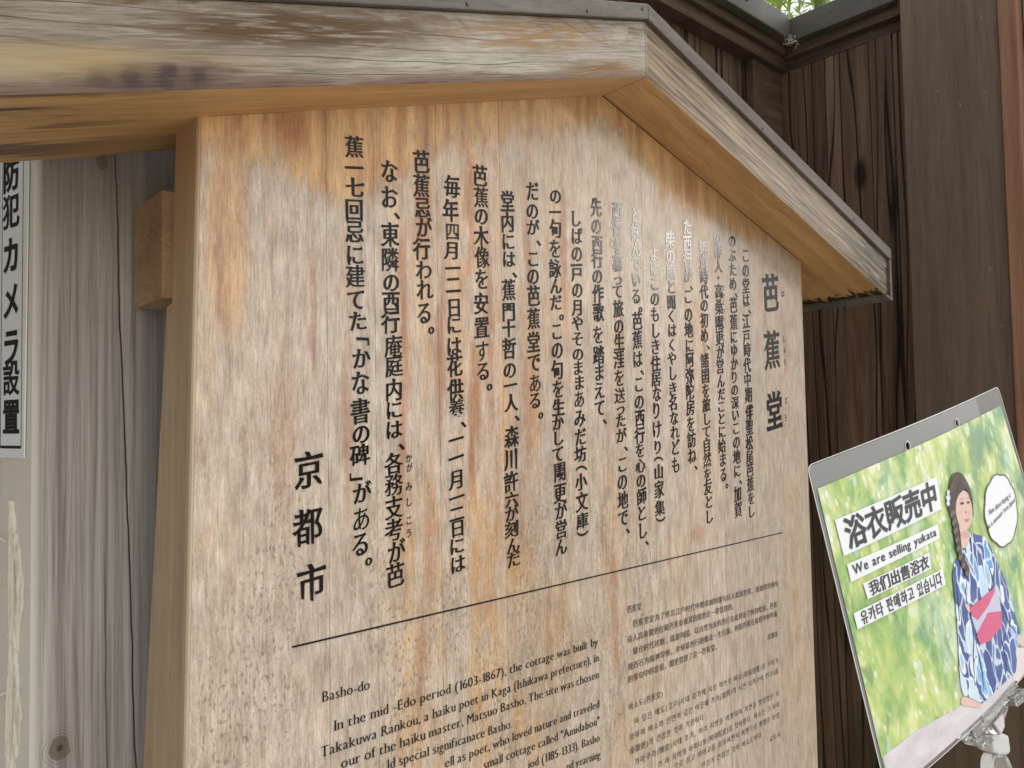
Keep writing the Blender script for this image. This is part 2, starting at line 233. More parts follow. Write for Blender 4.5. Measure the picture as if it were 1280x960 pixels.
    # individual rust-brown runs
    for cx, cz, rx, rz, s_ in ((-.05, 1.52, .006, .05, .7), (-.056, 1.46, .004, .05, .8), (.005, 1.40, .006, .03, .5), (-.142, 1.60, .004, .07, .7), (-.118, 1.71, .006, .05, .55),
                              (-.113, 1.37, .007, .06, .5), (-.255, 1.76, .012, .018, .8), (-.282, 1.78, .003, .03, .7), (.19, 1.60, .003, .09, .6), (.372, 1.58, .004, .12, .5),
                              (.165, 1.25, .005, .08, .5), (.342, 1.33, .018, .012, .45), (-.27, 1.48, .014, .07, .35), (.60, 1.60, .006, .04, .5), (.07, 1.50, .004, .06, .5), (-.205, 1.49, .006, .06, .45), (-.04, 1.30, .01, .02, .35), (-.098, 1.56, .005, .09, .7), (-.03, 1.62, .006, .10, .6), (.032, 1.66, .005, .08, .65), (.085, 1.70, .004, .09, .6), (-.148, 1.47, .005, .06, .7), (-.058, 1.72, .005, .05, .55), (.018, 1.50, .005, .07, .5), (-.125, 1.25, .006, .05, .5), (.05, 1.26, .005, .06, .4), (-.24, 1.60, .003, .08, .35)):
        c = g.mix(g.m('MULTIPLY', g.blob(xw, z, cx, cz, rx, rz, .8), s_), c, (.34, .125, .045))
    # grain, pitted specks, pale nicks
    c = g.mix(1, c, g.ramp(grain, [(.3, .70), (.5, 1.), (.7, 1.20)]), 'MULTIPLY')
    oi = g.n.new('ShaderNodeObjectInfo'); c = g.mix(1, c, g.ramp(oi.outputs['Random'], [(0, (.91, .90, .89)), (1, (1.07, 1.06, 1.05))]), 'MULTIPLY')
    c = g.mix(1, c, g.ramp(fine, [(.3, .84), (.7, 1.14)]), 'MULTIPLY')
    c = g.mix(1, c, g.ramp(mott, [(.32, (.84, .80, .77)), (.5, 1.), (.68, (1.12, 1.11, 1.10))]), 'MULTIPLY')
    low = g.m('MULTIPLY', g.ss(z, 1.58, 1.38), g.ss(x, .42, .10)); reg = g.ss(g.noise(g.co, (16, 1, 6), 3, .5, off=(8, 0, 8)), .42, .60, .15, 1)
    sp = g.ss(g.noise(g.co, (330, 1, 150), 3, .6, off=(1, 0, 7)), .53, .63); 
    c = g.mix(g.m('MULTIPLY', g.m('MULTIPLY', sp, low), g.m('MULTIPLY', reg, .6)), c, (.17, .115, .08))
    lp = g.ss(g.noise(g.co, (260, 1, 120), 3, .6, off=(6, 0, 1)), .59, .66)
    c = g.mix(g.m('MULTIPLY', g.m('MULTIPLY', lp, low), .5), c, (.70, .62, .50))
    nick = g.ss(g.noise(g.co, (120, 1, 40), 2, .5, off=(3, 0, 3)), .70, .74)
    c = g.mix(g.m('MULTIPLY', nick, .5), c, (.70, .60, .47))
    h = g.m('ADD', g.m('MULTIPLY', grain, .6), g.m('SUBTRACT', g.m('MULTIPLY', mid, .6), g.m('MULTIPLY', sp, .25)))
    g.bump(h, .35, .0006)
    return g.out(c, g.ss(grain, .3, .7, .52, .40), .5)

def wood(name, stops, k=(3, 40, 40), fine=(20, 500, 500), slope=False, rough=.6, spec=.35, bump=.3, bd=.0008, lines=None, spots=(), rnd=False, dist=.6, extra=None):
    g = G(name); v = g.co
    if slope: v = g.vec(g.x, g.y, g.m('ADD', g.z, g.m('MULTIPLY', g.m('ABSOLUTE', g.m('SUBTRACT', g.x, .164)), .300)))
    if rnd:
        oi = g.n.new('ShaderNodeObjectInfo'); v = g.add(v, g.sc(g.vec(oi.outputs['Random'], oi.outputs['Random'], oi.outputs['Random']), (9, 7, 5)))
    a = g.noise(v, k, 5, .62, dist); f = g.noise(v, fine, 4, .7); b = g.noise(v, tuple(q * .35 for q in k), 3, .5, off=(4, 4, 4))
    c = g.ramp(g.m('ADD', g.m('MULTIPLY', a, .65), g.m('MULTIPLY', b, .35)), stops)
    c = g.mix(1, c, g.ramp(f, [(.3, .76), (.5, 1.), (.7, 1.14)]), 'MULTIPLY')
    h = g.m('ADD', a, g.m('MULTIPLY', f, .5))
    if lines:   # thin dark cracks / late-wood lines: (frequency vector, warp amount, width, strength, colour)
        fv, wa, wd, st, lc = lines
        q = g.sc(v, fv); sp = g.n.new('ShaderNodeSeparateXYZ'); g.l.new(q, sp.inputs[0])
        ph = g.m('ADD', g.m('ADD', sp.outputs[0], g.m('ADD', sp.outputs[1], sp.outputs[2])), g.m('MULTIPLY', b, wa))
        fr = g.m('ABSOLUTE', g.m('SUBTRACT', g.m('FRACT', ph), .5))
        ln = g.m('MULTIPLY', g.ss(fr, wd, 0., 0., 1.), g.ss(g.noise(v, tuple(q_ * .5 for q_ in k), 2, .5, off=(2, 9, 1)), .36, .56, 1. if rnd else 0., 1.))
        c = g.mix(g.m('MULTIPLY', ln, st), c, lc); h = g.m('SUBTRACT', h, g.m('MULTIPLY', ln, 1.2))
    for (ua, ub, cu, cv, ru, rv, st, cc) in spots:
        A = {'x': g.x, 'y': g.y, 'z': g.z}
        u_ = g.m('ADD', A[ua], g.m('MULTIPLY', g.m('SUBTRACT', a, .5), ru * 1.6)); v_ = g.m('ADD', A[ub], g.m('MULTIPLY', g.m('SUBTRACT', f, .5), rv * .9))
        c = g.mix(g.m('MULTIPLY', g.blob(u_, v_, cu, cv, ru, rv, .55), st), c, cc)
    if extra: c = extra(g, c, a, f)
    g.bump(h, bump, bd)
    return g.out(c, rough, spec)

def Zs(x, z): return z   # reader's aid: spots on sloping members are given in world x, z
M = {}
M['board'] = board_material()
def barge_extra(g, c, a, f):
    s_ = g.m('ADD', g.z, g.m('MULTIPLY', g.m('ABSOLUTE', g.m('SUBTRACT', g.x, .164)), .300))   # 1.903 bottom edge .. 1.972 top edge
    n1 = g.noise(g.co, (9, 1, 30), 5, .6, 1.2); n2 = g.noise(g.vec(g.x, g.y, s_), (16, 1, 210), 5, .62, .7)
    brown = g.m('MULTIPLY', g.ss(s_, 1.925, 1.972), g.ss(n1, .45, .62)); brown = g.m('MULTIPLY', brown, g.ss(n2, .35, .52, .45, 1))
    c = g.mix(g.m('MULTIPLY', brown, .95), c, (.17, .10, .045))
    lowb = g.m('MULTIPLY', g.ss(g.m('ADD', s_, g.m('MULTIPLY', g.m('SUBTRACT', n2, .5), .012)), g.m('ADD', 1.907, g.m('MULTIPLY', n1, .016)), 1.905), g.ss(g.noise(g.co, (9, 1, 10), 3, .6), .30, .5, .6, 1))
    c = g.mix(g.m('MULTIPLY', lowb, .85), c, (.15, .085, .06))
    fib = g.noise(g.vec(g.x, g.y, s_), (26, 1, 620), 4, .7, .4)
    c = g.mix(1, c, g.ramp(fib, [(.34, (.62, .58, .54)), (.48, 1.), (.66, 1.12)]), 'MULTIPLY')
    sv = g.m('ADD', s_, g.m('MULTIPLY', g.m('SUBTRACT', n1, .5), .014)); sx = g.m('ADD', g.x, g.m('MULTIPLY', g.m('SUBTRACT', n2, .5), .06))
    bars = g.ss(g.m('ADD', g.m('MULTIPLY', g.m('SINE', g.m('ADD', g.m('MULTIPLY', g.x, 260), g.m('MULTIPLY', n1, 9))), .16), fib), .36, .66, 1., .70)
    c = g.mix(g.m('MULTIPLY', g.blob(sx, sv, -.40, 1.920, .085, .013, .5), .6), c, (.27, .185, .09))
    c = g.mix(g.m('MULTIPLY', g.blob(sx, sv, -.395, 1.9125, .058, .0105, .45), bars), c, (.075, .048, .042))
    c = g.mix(g.m('MULTIPLY', g.blob(g.x, s_, -.46, 1.925, .06, .012, .5), .5), c, (.42, .30, .14))
    c = g.mix(g.m('MULTIPLY', g.blob(g.x, s_, -.285, 1.950, .13, .018, .6), g.ss(n2, .36, .52, .30, 1.)), c, (.11, .065, .03))
    c = g.mix(g.m('MULTIPLY', g.blob(g.x, s_, -.02, 1.950, .09, .016, .6), g.ss(n2, .38, .55, 0, .9)), c, (.30, .17, .06))
    c = g.mix(g.m('MULTIPLY', g.blob(g.x, s_, .085, 1.913, .065, .010, .6), g.ss(n2, .35, .52, 0, 1.)), c, (.22, .12, .05))
    c = g.mix(g.ss(g.x, .164, .168, 0, .88), c, g.ramp(g.noise(g.vec(g.x, g.y, s_), (7, 1, 160), 4, .65, 1.), [(.35, (.045, .028, .016)), (.47, (.15, .10, .055)), (.56, (.26, .18, .10)), (.66, (.36, .27, .17))]))
    c = g.mix(g.m('MULTIPLY', g.ss(g.x, .62, .80), g.ss(n2, .42, .56)), c, (.045, .035, .028))
    return c
M['barge'] = wood('weathered_barge_wood', [(.32, (.16, .13, .095)), (.45, (.29, .25, .195)), (.56, (.39, .345, .28)), (.7, (.47, .425, .35))], (5, 60, 60), (40, 700, 700), True, .30, .14, .3, .0006,
                  ((.6, 0, 75), 4, .07, .85, (.10, .075, .055)), extra=barge_extra)
def soffit_extra(g, c, a, f):
    n = g.noise(g.co, (18, 40, 3), 4, .7, 1.); n2 = g.noise(g.co, (3, 26, 3), 4, .6)
    c = g.mix(g.m('MULTIPLY', g.ss(g.x, .765, .80), g.ss(g.m('ADD', n, g.m('MULTIPLY', g.m('SUBTRACT', g.x, .80), 6)), .52, .60)), c, (.035, .025, .015))
    c = g.mix(g.m('MULTIPLY', g.ss(g.x, -.33, -.50), g.ss(n2, .46, .54)), c, (.10, .06, .04))
    return c
M['soffit'] = wood('warm_soffit_wood', [(.3, (.34, .18, .07)), (.45, (.50, .29, .115)), (.6, (.60, .37, .16)), (.75, (.66, .45, .22))], (3, 45, 30), (25, 420, 300), True, .5, .4, .12, extra=soffit_extra)
M['stile'] = wood('stile_wood', [(.3, (.36, .25, .14)), (.5, (.47, .355, .225)), (.7, (.56, .45, .31))], (40, 40, 3), (500, 500, 25), rough=.6,
                  extra=lambda g, c, a, f: g.mix(g.ss(g.z, 1.50, 1.78, 0, .8), g.mix(g.m('MULTIPLY', g.blob(g.y, g.z, .002, 1.2, .006, .8, .4), .5), c, (.60, .49, .34)), (.46, .275, .125)))
M['rail'] = wood('rail_wood', [(.3, (.23, .135, .068)), (.5, (.33, .205, .11)), (.7, (.43, .29, .165))], (30, 9, 30), (300, 60, 300), rough=.6)
def post_extra(g, c, a, f):
    # knots, long check and the stain near the top
    c = g.mix(1, c, g.ramp(g.noise(g.co, (210, 200, 3), 5, .7, .8, off=(5, 5, 5)), [(.34, (.62, .60, .58)), (.5, 1.), (.66, 1.15)]), 'MULTIPLY')
    for kx, kz, r in ((-.410, 1.218, .0085), (-.3783, 1.741, .006)):
        dx = g.m('SUBTRACT', g.x, kx); dz = g.m('MULTIPLY', g.m('SUBTRACT', g.z, kz), .8)
        d = g.m('SQRT', g.m('ADD', g.m('MULTIPLY', dx, dx), g.m('MULTIPLY', dz, dz)))
        d = g.m('ADD', d, g.m('MULTIPLY', g.m('SUBTRACT', g.noise(g.co, (90, 90, 90), 3), .5), .006))
        ring = g.m('MULTIPLY', g.ss(g.m('SINE', g.m('MULTIPLY', d, 2600)), -.3, .9, 0, .4), g.ss(d, r * 2.6, r * 1.0))
        c = g.mix(ring, c, (.16, .13, .10)); c = g.mix(g.ss(d, r * 1.1, r * .8, 0, .75), c, (.15, .115, .075))
        c = g.mix(g.m('MULTIPLY', g.ss(d, r * .35, r * .1), .8), c, (.05, .04, .03))
    wx = g.m('ADD', g.x, g.m('MULTIPLY', g.m('SUBTRACT', g.noise(g.co, (2, 2, 9), 3), .5), .006))
    c1 = g.m('SUBTRACT', wx, g.m('ADD', -.3590, g.m('MULTIPLY', g.m('SUBTRACT', 1.5, g.z), .035)))
    c = g.mix(g.ss(g.m('ABSOLUTE', c1), .0011, .0004, 0, .95), c, (.03, .025, .02))
    c2 = g.m('SUBTRACT', wx, g.m('ADD', -.374, g.m('MULTIPLY', g.m('SUBTRACT', 1.3, g.z), .02)))
    c = g.mix(g.m('MULTIPLY', g.ss(g.m('ABSOLUTE', c2), .0009, .0003, 0, .7), g.ss(g.z, 1.40, 1.33)), c, (.05, .04, .035))
    c = g.mix(g.m('MULTIPLY', g.ss(g.m('ADD', g.z, g.m('MULTIPLY', a, .15)), 1.70, 1.84), .6), c, (.19, .145, .095))
    c = g.mix(g.ss(g.x, -.350, -.340, 0, .35), c, (.27, .285, .27))
    return g.mix(g.ss(g.x, -.424, -.431, 0, .85), c, (.80, .76, .66))  # left face painted paler, light from the left put into its colour
M['post'] = wood('grey_post_wood', [(.3, (.22, .19, .16)), (.43, (.36, .325, .285)), (.56, (.50, .46, .405)), (.7, (.62, .58, .52))], (80, 60, 1.1), (330, 400, 7), rough=.7, spec=.3, bump=.5, dist=1.2, extra=post_extra)
def dark_extra(g, c, a, f):
    n = g.noise(g.co, (5, 5, 4), 3, .5)
    moss = g.m('MULTIPLY', g.ss(g.z, 1.35, 1.05), g.ss(n, .42, .6)); c = g.mix(g.m('MULTIPLY', moss, .5), c, (.045, .05, .02))
    k = g.voro(g.co, (7, 7, 2.6)); c = g.mix(g.ss(k, .14, .05, 0, .9), c, (.008, .006, .005))
    return c
M['dark_board'] = wood('charred_board_wood', [(.3, (.045, .026, .016)), (.45, (.115, .068, .041)), (.6, (.20, .125, .08)), (.75, (.28, .19, .13))], (24, 24, 1.3), (260, 260, 9), rough=.55, spec=.25, bump=.6, bd=.002, dist=1.5,
                       lines=((24, 24, .10), 7, .13, .95, (.006, .004, .003)), rnd=True, extra=dark_extra)
M['dark_post'] = wood('brown_post_wood', [(.3, (.105, .07, .045)), (.5, (.16, .108, .073)), (.7, (.215, .15, .105))], (30, 30, 1.5), (300, 300, 12), rough=.5, spec=.4, bump=.2,
                      extra=lambda g, c, a, f: g.mix(g.m('MULTIPLY', g.ss(g.noise(g.co, (60, 60, 25), 3, .6), .70, .74), .6), c, (.30, .27, .23)))
M['red_wood'] = wood('reddish_frame_wood', [(.3, (.16, .06, .03)), (.5, (.30, .14, .075)), (.7, (.42, .23, .14))], (40, 40, 2), (300, 300, 12), rough=.45, spec=.5)
M['beam'] = wood('eave_beam_wood', [(.3, (.05, .028, .017)), (.5, (.11, .066, .042)), (.7, (.19, .122, .08))], (5, 5, 45), (40, 40, 400), rough=.6,
                 extra=lambda g, c, a, f: g.mix(g.m('MULTIPLY', g.ss(g.z, 2.385, 2.44), g.ss(g.noise(g.co, (9, 9, 20), 3), .40, .60)), c, (.05, .065, .02)))
M['grey_metal'] = wood('grey_eave_trim', [(.3, (.075, .075, .06)), (.5, (.11, .105, .088)), (.7, (.15, .14, .118))], (6, 6, 14), (90, 90, 200), rough=.5, spec=.4,
                       extra=lambda g, c, a, f: g.mix(g.m('MULTIPLY', g.ss(g.z, 2.45, 2.40), g.ss(g.noise(g.co, (11, 11, 9), 3), .4, .6)), c, (.06, .08, .025)))
M['cap'] = wood('dull_roof_metal', [(.3, (.08, .068, .052)), (.5, (.13, .115, .09)), (.7, (.20, .18, .145))], (9, 60, 60), (60, 400, 400), True, .6, .3, .15)
_g = G('black_gloss_lettering'); _g.bump(_g.noise(_g.co, (300, 1, 14), 3), .12, .0004); M['ink'] = _g.out(_g.ramp(_g.noise(_g.co, (500, 1, 500), 3), [(.4, (.010, .009, .009)), (.62, (.022, .020, .018)), (.72, (.04, .036, .03))]), .12, .17)
_g = G('faded_small_lettering')
M['ink2'] = _g.out(_g.ramp(_g.noise(_g.co, (700, 1, 900), 3), [(.42, (.030, .025, .020)), (.6, (.10, .08, .06)), (.7, (.22, .18, .13))]), .45, .4)
M['nail'] = plain('nail_steel', (.09, .08, .07), .4, .5, Metallic=.8)

# ------------------------------------------------------------------ object helpers
def tag(o, label=None, cat=None, group=None, kind=None):
    if label: o['label'] = label
    if cat: o['category'] = cat
    if group: o['group'] = group
    if kind: o['kind'] = kind
    return o
def empty(name, loc, label, cat, group=None):
    o = bpy.data.objects.new(name, None); col.objects.link(o); o.location = loc; o.empty_display_size = .05
    return tag(o, label, cat, group)
def link(name, me, mat, parent=None, local=False):
    for m_ in (mat if isinstance(mat, (list, tuple)) else [mat]): me.materials.append(m_)
    o = bpy.data.objects.new(name, me); col.objects.link(o)
    if parent is not None:
        o.parent = parent
        if not local:     # mesh is in world coordinates: cancel the offset of the thing's Empty
            p = parent; L = Vector((0, 0, 0))
            while p is not None: L += p.location; p = p.parent
            o.location = -L
    return o
def prism(pts, depth_vec, mats=None, bevel=0):
    """closed polygon (3D points) extruded by depth_vec; returns mesh"""
    n = len(pts); d = Vector(depth_vec); P = [Vector(p) for p in pts]
    V = P + [p + d for p in P]; c = sum(P, Vector()) / n
    nrm = Vector()
    for i in range(n): nrm += (P[i] - c).cross(P[(i + 1) % n] - c)
    F = [list(range(n)), list(range(2 * n - 1, n - 1, -1))] + [[i, i + n, (i + 1) % n + n, (i + 1) % n] for i in range(n)]
    if nrm.dot(d) > 0: F = [f[::-1] for f in F]
    me = bpy.data.meshes.new('m'); me.from_pydata([tuple(v) for v in V], [], F); me.update()
    if bevel:
        import bmesh
        bm = bmesh.new(); bm.from_mesh(me); bmesh.ops.bevel(bm, geom=list(bm.edges), offset=bevel, segments=2, affect='EDGES', profile=.6, clamp_overlap=True); bm.to_mesh(me); bm.free()
    return me
def box(x0, x1, y0, y1, z0, z1, bevel=0):
    return prism([(x0, y0, z0), (x1, y0, z0), (x1, y0, z1), (x0, y0, z1)], (0, y1 - y0, 0), bevel=bevel)
def lathe(prof, n=16, axis='z', at=(0, 0, 0)):
    V = []; F = []
    for r, h in prof:
        for i in range(n):
            a = 2 * math.pi * i / n; p = (r * math.cos(a), r * math.sin(a), h)
            if axis == 'y': p = (p[0], p[2], p[1])
            V.append((p[0] + at[0], p[1] + at[1], p[2] + at[2]))
    for j in range(len(prof) - 1):
        for i in range(n): a, b = j * n + i, j * n + (i + 1) % n; F.append([a, b, b + n, a + n])
    F.append(list(range(n))[::-1]); F.append(list(range((len(prof) - 1) * n, len(prof) * n)))
    me = bpy.data.meshes.new('m'); me.from_pydata(V, [], F); me.update(); return me

# ------------------------------------------------------------------ lettering: outlines from the built-in font, reshaped to brush, serif or bold strokes
_cache = {}
_tc = bpy.data.curves.new('t', 'FONT'); _to = bpy.data.objects.new('t', _tc); col.objects.link(_to)
def raw(ch):
    if ch in _cache: return _cache[ch]
    _tc.body = ch; dg = bpy.context.evaluated_depsgraph_get(); dg.update()
    cu = _to.evaluated_get(dg).to_curve(dg); out = []
    for s in cu.splines:
        bp = s.bezier_points; n = len(bp); L = []
        for i in range(n):
            a, b = bp[i], bp[(i + 1) % n]
            p0, p1, p2, p3 = [np.array(q[:2]) for q in (a.co, a.handle_right, b.handle_left, b.co)]
            L.append(p0); ch_ = p3 - p0; ln = np.hypot(*ch_)
            if ln > 1e-6:
                dv = max(abs(ch_[0] * (q - p0)[1] - ch_[1] * (q - p0)[0]) / ln for q in (p1, p2))
                if dv > .004:
                    k = 3 if dv < .05 else 5
                    for j in range(1, k):
                        t = j / k; L.append((1 - t)**3 * p0 + 3 * (1 - t)**2 * t * p1 + 3 * (1 - t) * t * t * p2 + t**3 * p3)
        Q = [L[0]]
        for p in L[1:]:
            if np.hypot(*(p - Q[-1])) > 2e-3: Q.append(p)
        if np.hypot(*(Q[0] - Q[-1])) < 2e-3: Q.pop()
        if len(Q) > 2: out.append(np.array(Q))
    _to.evaluated_get(dg).to_curve_clear()
    _cache[ch] = out; return out
def area(p): x, y = p[:, 0], p[:, 1]; return .5 * np.sum(x * np.roll(y, -1) - y * np.roll(x, -1))
def _restyle(p, ch, style, ox, oy, sg, tw):
    nx_, pv = np.roll(p, -1, 0), np.roll(p, 1, 0)
    e1 = nx_ - p; e0 = p - pv
    e1n = e1 / np.maximum(np.hypot(e1[:, 0], e1[:, 1]), 1e-6)[:, None]; e0n = e0 / np.maximum(np.hypot(e0[:, 0], e0[:, 1]), 1e-6)[:, None]
    n1 = np.stack([e1n[:, 1], -e1n[:, 0]], 1) * sg; n0 = np.stack([e0n[:, 1], -e0n[:, 0]], 1) * sg
    den = np.maximum(1 + np.sum(n0 * n1, 1), .5)[:, None]
    q = p + (n0 + n1) / den * np.array([ox, oy]); n = len(p); L = np.hypot(e1[:, 0], e1[:, 1]); ins = {}
    turn = (e0n[:, 0] * e1n[:, 1] - e0n[:, 1] * e1n[:, 0]) * sg; dt = np.sum(e0n * e1n, 1)
    for i in range(n):
        j = (i + 1) % n
        if .03 < L[i] < .135 and turn[i] > .72 and turn[j] > .72:
            t = e1n[i]; nr = n1[i]
            if style == 'brush':
                if abs(nr[0]) > .75:
                    hi, lo = (i, j) if p[i][1] > p[j][1] else (j, i)
                    if nr[0] > 0: q[hi] += np.array((-.012, .035)) * tw; q[lo] += np.array((.030, -.004)) * tw
                    else: q[hi] += np.array((-.034, .020)) * tw; q[lo] += np.array((.004, -.010)) * tw
                elif abs(nr[1]) > .75:
                    le, ri = (i, j) if p[i][0] < p[j][0] else (j, i)
                    if nr[1] > 0: q[le] += np.array((-.034, .034)) * tw; q[ri] += np.array((.006, -.006)) * tw
                    else: q[le] += np.array((.020, .012)) * tw; q[ri] += np.array((-.014, -.034)) * tw
                else:
                    mid = (q[i] + q[j]) / 2 + nr * .03 * tw; q[i] = q[i] * .45 + mid * .55; q[j] = q[j] * .45 + mid * .55
            elif style == 'serif' and tw and ch not in 'KMWw' and abs(nr[1]) > .93:
                s_, h = .058, .022; a, b = q[i].copy(), q[j].copy()
                A = [a - nr * h * 1.6, a - t * s_ - nr * h, a - t * s_]; Bq = [b + t * s_, b + t * s_ - nr * h, b - nr * h * 1.6]
                if nr[1] > 0 and p[i][1] < .60 or (nr[1] > 0 and ch in 'bdhkl'):
                    if t[0] > 0: Bq = [b]
                    else: A = [a]
                ins[i] = (A, Bq, j)
    if ins:
        out = []; skip = set()
        for i in range(n):
            if i in skip: continue
            if i in ins:
                A, Bq, j = ins[i]; out += A + Bq; skip.add(j)
                if j == 0: out = out[1:] if len(out) else out
            else: out.append(q[i])
        q = np.array(out)
    return q
def styled(ch, style, ox, oy, rng=None):
    C_ = raw(ch)
    if not C_: return []
    npt = sum(len(p) for p in C_); dn = 1. if npt < 60 else max(.42, 1 - (npt - 60) / 170.)   # crowded characters get finer strokes
    if style != 'serif': ox, oy = ox * dn - .004 * (1 - dn), oy * dn - .004 * (1 - dn)
    sg = np.sign(area(max(C_, key=lambda p: abs(area(p))))); res = []
    outer = [i for i, p in enumerate(C_) if area(p) * sg > 0]
    kids = {i: [] for i in outer}
    for h, p in enumerate(C_):
        if h in kids: continue
        own = [i for i in outer if inside(p[0], C_[i])]
        if own: kids[min(own, key=lambda i: abs(area(C_[i])))].append(h)
    for i in outer:
        for f_ in (1., .75, .5, .3, .15, 0.):      # ease off where the reshaped outline would cross itself or its holes
            qs = [(_restyle(C_[k], ch, style, ox * f_, oy * f_, sg, (dn if k == i else 0.) * f_) if f_ else C_[k]) for k in [i] + kids[i]]
            fl = [Vector((x, y, 0)) for q in qs for x, y in q]
            ta = sum(abs((fl[b] - fl[a]).cross(fl[c] - fl[a]).z) / 2 for a, b, c in tessellate_polygon([[Vector((x, y, 0)) for x, y in q] for q in qs]))
            want = abs(area(qs[0])) - sum(abs(area(q)) for q in qs[1:])
            if abs(ta - want) < .015 * ta + 1e-5: break
        res += qs
    return res
def inside(pt, poly):
    x, y = pt; px_, py_ = poly[:, 0], poly[:, 1]; qx, qy = np.roll(px_, -1), np.roll(py_, -1)
    m_ = (py_ > y) != (qy > y); d = np.where(m_, qy - py_, 1)
    return bool(np.sum(m_ & (x < (qx - px_) * (y - py_) / d + px_)) % 2)
def curve_mesh(name, loops, conv):
    """fill closed 2D loops (outlines with their holes), then send every vertex through conv(x, y) -> 3D"""
    L = [np.asarray(l, float) for l in loops]; A = [abs(area(l)) for l in L]; box_ = [(l.min(0), l.max(0)) for l in L]
    par = []
    for i, l in enumerate(L):
        p = l.mean(0) * 0 + l[0]; best = None; depth = 0
        for j, m_ in enumerate(L):
            if j != i and A[j] > A[i] and (box_[j][0] <= box_[i][0] + 1e-9).all() and (box_[j][1] >= box_[i][1] - 1e-9).all() and inside(p, m_):
                depth += 1
                if best is None or A[j] < A[best]: best = j
        par.append((best, depth))
    V = []; F = []; k = 0
    for i, l in enumerate(L):
        if par[i][1] % 2: continue
        polys = [l] + [L[j] for j in range(len(L)) if par[j][0] == i and par[j][1] % 2]
        vs = [[Vector((x, y, 0)) for x, y in q] for q in polys]
        tri = tessellate_polygon(vs); base = len(V); lift = Vector((0, 0, 0)); k += 1
        flat_ = [v for q in vs for v in q]
        for v in flat_: p = Vector(conv(v.x, v.y)); V.append((p, k % 7))
        F += [(base + a, base + b, base + c) for a, b, c in tri]
    me = bpy.data.meshes.new(name); P = [v for v, q in V]
    me.from_pydata([tuple(p) for p in P], [], F); me.update()
    if len(me.polygons):   # separate strokes never share a plane: lift each a hair along the surface
        n = sum((p.normal * p.area * (1 if p.normal.dot(me.polygons[0].normal) > 0 else -1) for p in me.polygons), Vector()).normalized()
        for v, (p, q) in zip(me.vertices, V): v.co = p + n * (q * 6e-6)
    return me
def cjk(ch): return ord(ch) > 0x2E80
PUNCT = '、。，,.'
def adv(ch):
    if ch == ' ': return .30
    if ch in '、。，': return .62
    if cjk(ch): return 1.
    r = raw(ch)
    if not r: return .3
    a = np.concatenate(r); return a[:, 0].max() + .075

# ------------------------------------------------------------------ ground
g = G('stone_paving'); me = bpy.data.meshes.new('ground')
me.from_pydata([(-60, -60, 0), (60, -60, 0), (60, 60, 0), (-60, 60, 0)], [], [[0, 1, 2, 3]])
c_ = g.ramp(g.noise(g.co, (1.5, 1.5, 1), 6, .6), [(.3, (.44, .41, .37)), (.7, (.56, .53, .48))])
c_ = g.mix(g.ss(g.voro(g.co, (1.6, 1.6, 1), 'DISTANCE_TO_EDGE'), .03, .01, 0, .7), c_, (.14, .13, .11))
tag(link('ground', me, g.out(c_, .8, .3)), 'pale stone paving under the signboard', kind='structure')

# ------------------------------------------------------------------ the signboard
SX, PEAK, SLOPE = .16, 1.904, .305
gable = lambda x: PEAK - SLOPE * abs(x - SX)
sb = empty('wooden_signboard', (.155, .03, 0), 'large weathered wooden notice board with gabled roof and black Japanese writing', 'sign')
YB_ = .046
def edgeL(z): return -.3415 - (1.75 - z) * .0215
seams = [-.2252, -.1745, -.0995, -.0130, .073, .150, .236, .327, .410, .498, .580]
bounds = ['L'] + seams + [.6583]
for i in range(len(bounds) - 1):
    a, b = bounds[i], bounds[i + 1]; gp = .00012; zb = .72
    if a == 'L': P = [(edgeL(zb) + .0033, 0, zb), (b - gp, 0, zb), (b - gp, 0, gable(b)), (-.3382, 0, gable(-.3382))]
    else:
        P = [(a + gp, 0, zb), (b - gp, 0, zb), (b - gp, 0, gable(b))] + ([(SX, 0, PEAK)] if a < SX < b else []) + [(a + gp, 0, gable(a))]
    link('plank', prism(P, (0, .024, 0), bevel=.0003), M['board'], sb)
# backing so that the joints are dark, not open
link('backing_board', prism([(-.335, .0243, .73), (.648, .0243, .73), (.648, .0243, gable(.648) - .004), (SX, .0243, PEAK - .004), (-.335, .0243, gable(-.335) - .004)], (0, .018, 0)), M['rail'], sb)
# left and right stiles: their outer faces are the sides of the board, deeper towards the foot
def stile(s):
    if s < 0:
        x = lambda z: edgeL(z); w = .0031
        secs = [(gable(-.3415) - .0005, .0, .0515), (1.70, 0, .053), (1.602, 0, .053), (1.600, 0, .066), (1.19, 0, .101), (.0, 0, .101)]
    else:
        x = lambda z: .6615; w = -.003
        secs = [(gable(.6615) - .0005, 0, .0515), (1.60, 0, .060), (1.19, 0, .101), (.0, 0, .101)]
    V = []; F = []
    for z, y0, y1 in secs:
        X = x(z); e = .0014; sgn = 1 if s < 0 else -1
        V += [(X + sgn * e, y0, z), (X + w, y0, z), (X + w, y1, z), (X, y1, z), (X, y0 + e, z)]
    for k in range(len(secs) - 1):
        for i in range(5): F.append([k * 5 + i, k * 5 + (i + 1) % 5, k * 5 + 5 + (i + 1) % 5, k * 5 + 5 + i])
    F.append([0, 1, 2, 3, 4]); F.append([(len(secs) - 1) * 5 + i for i in (4, 3, 2, 1, 0)])
    me = bpy.data.meshes.new('stile'); me.from_pydata(V, [], F); me.update(); me.validate()
    import bmesh
    bm = bmesh.new(); bm.from_mesh(me); bmesh.ops.recalc_face_normals(bm, faces=bm.faces); bm.to_mesh(me); bm.free()
    return me
link('stile', stile(-1), M['stile'], sb); link('stile', stile(1), M['stile'], sb)
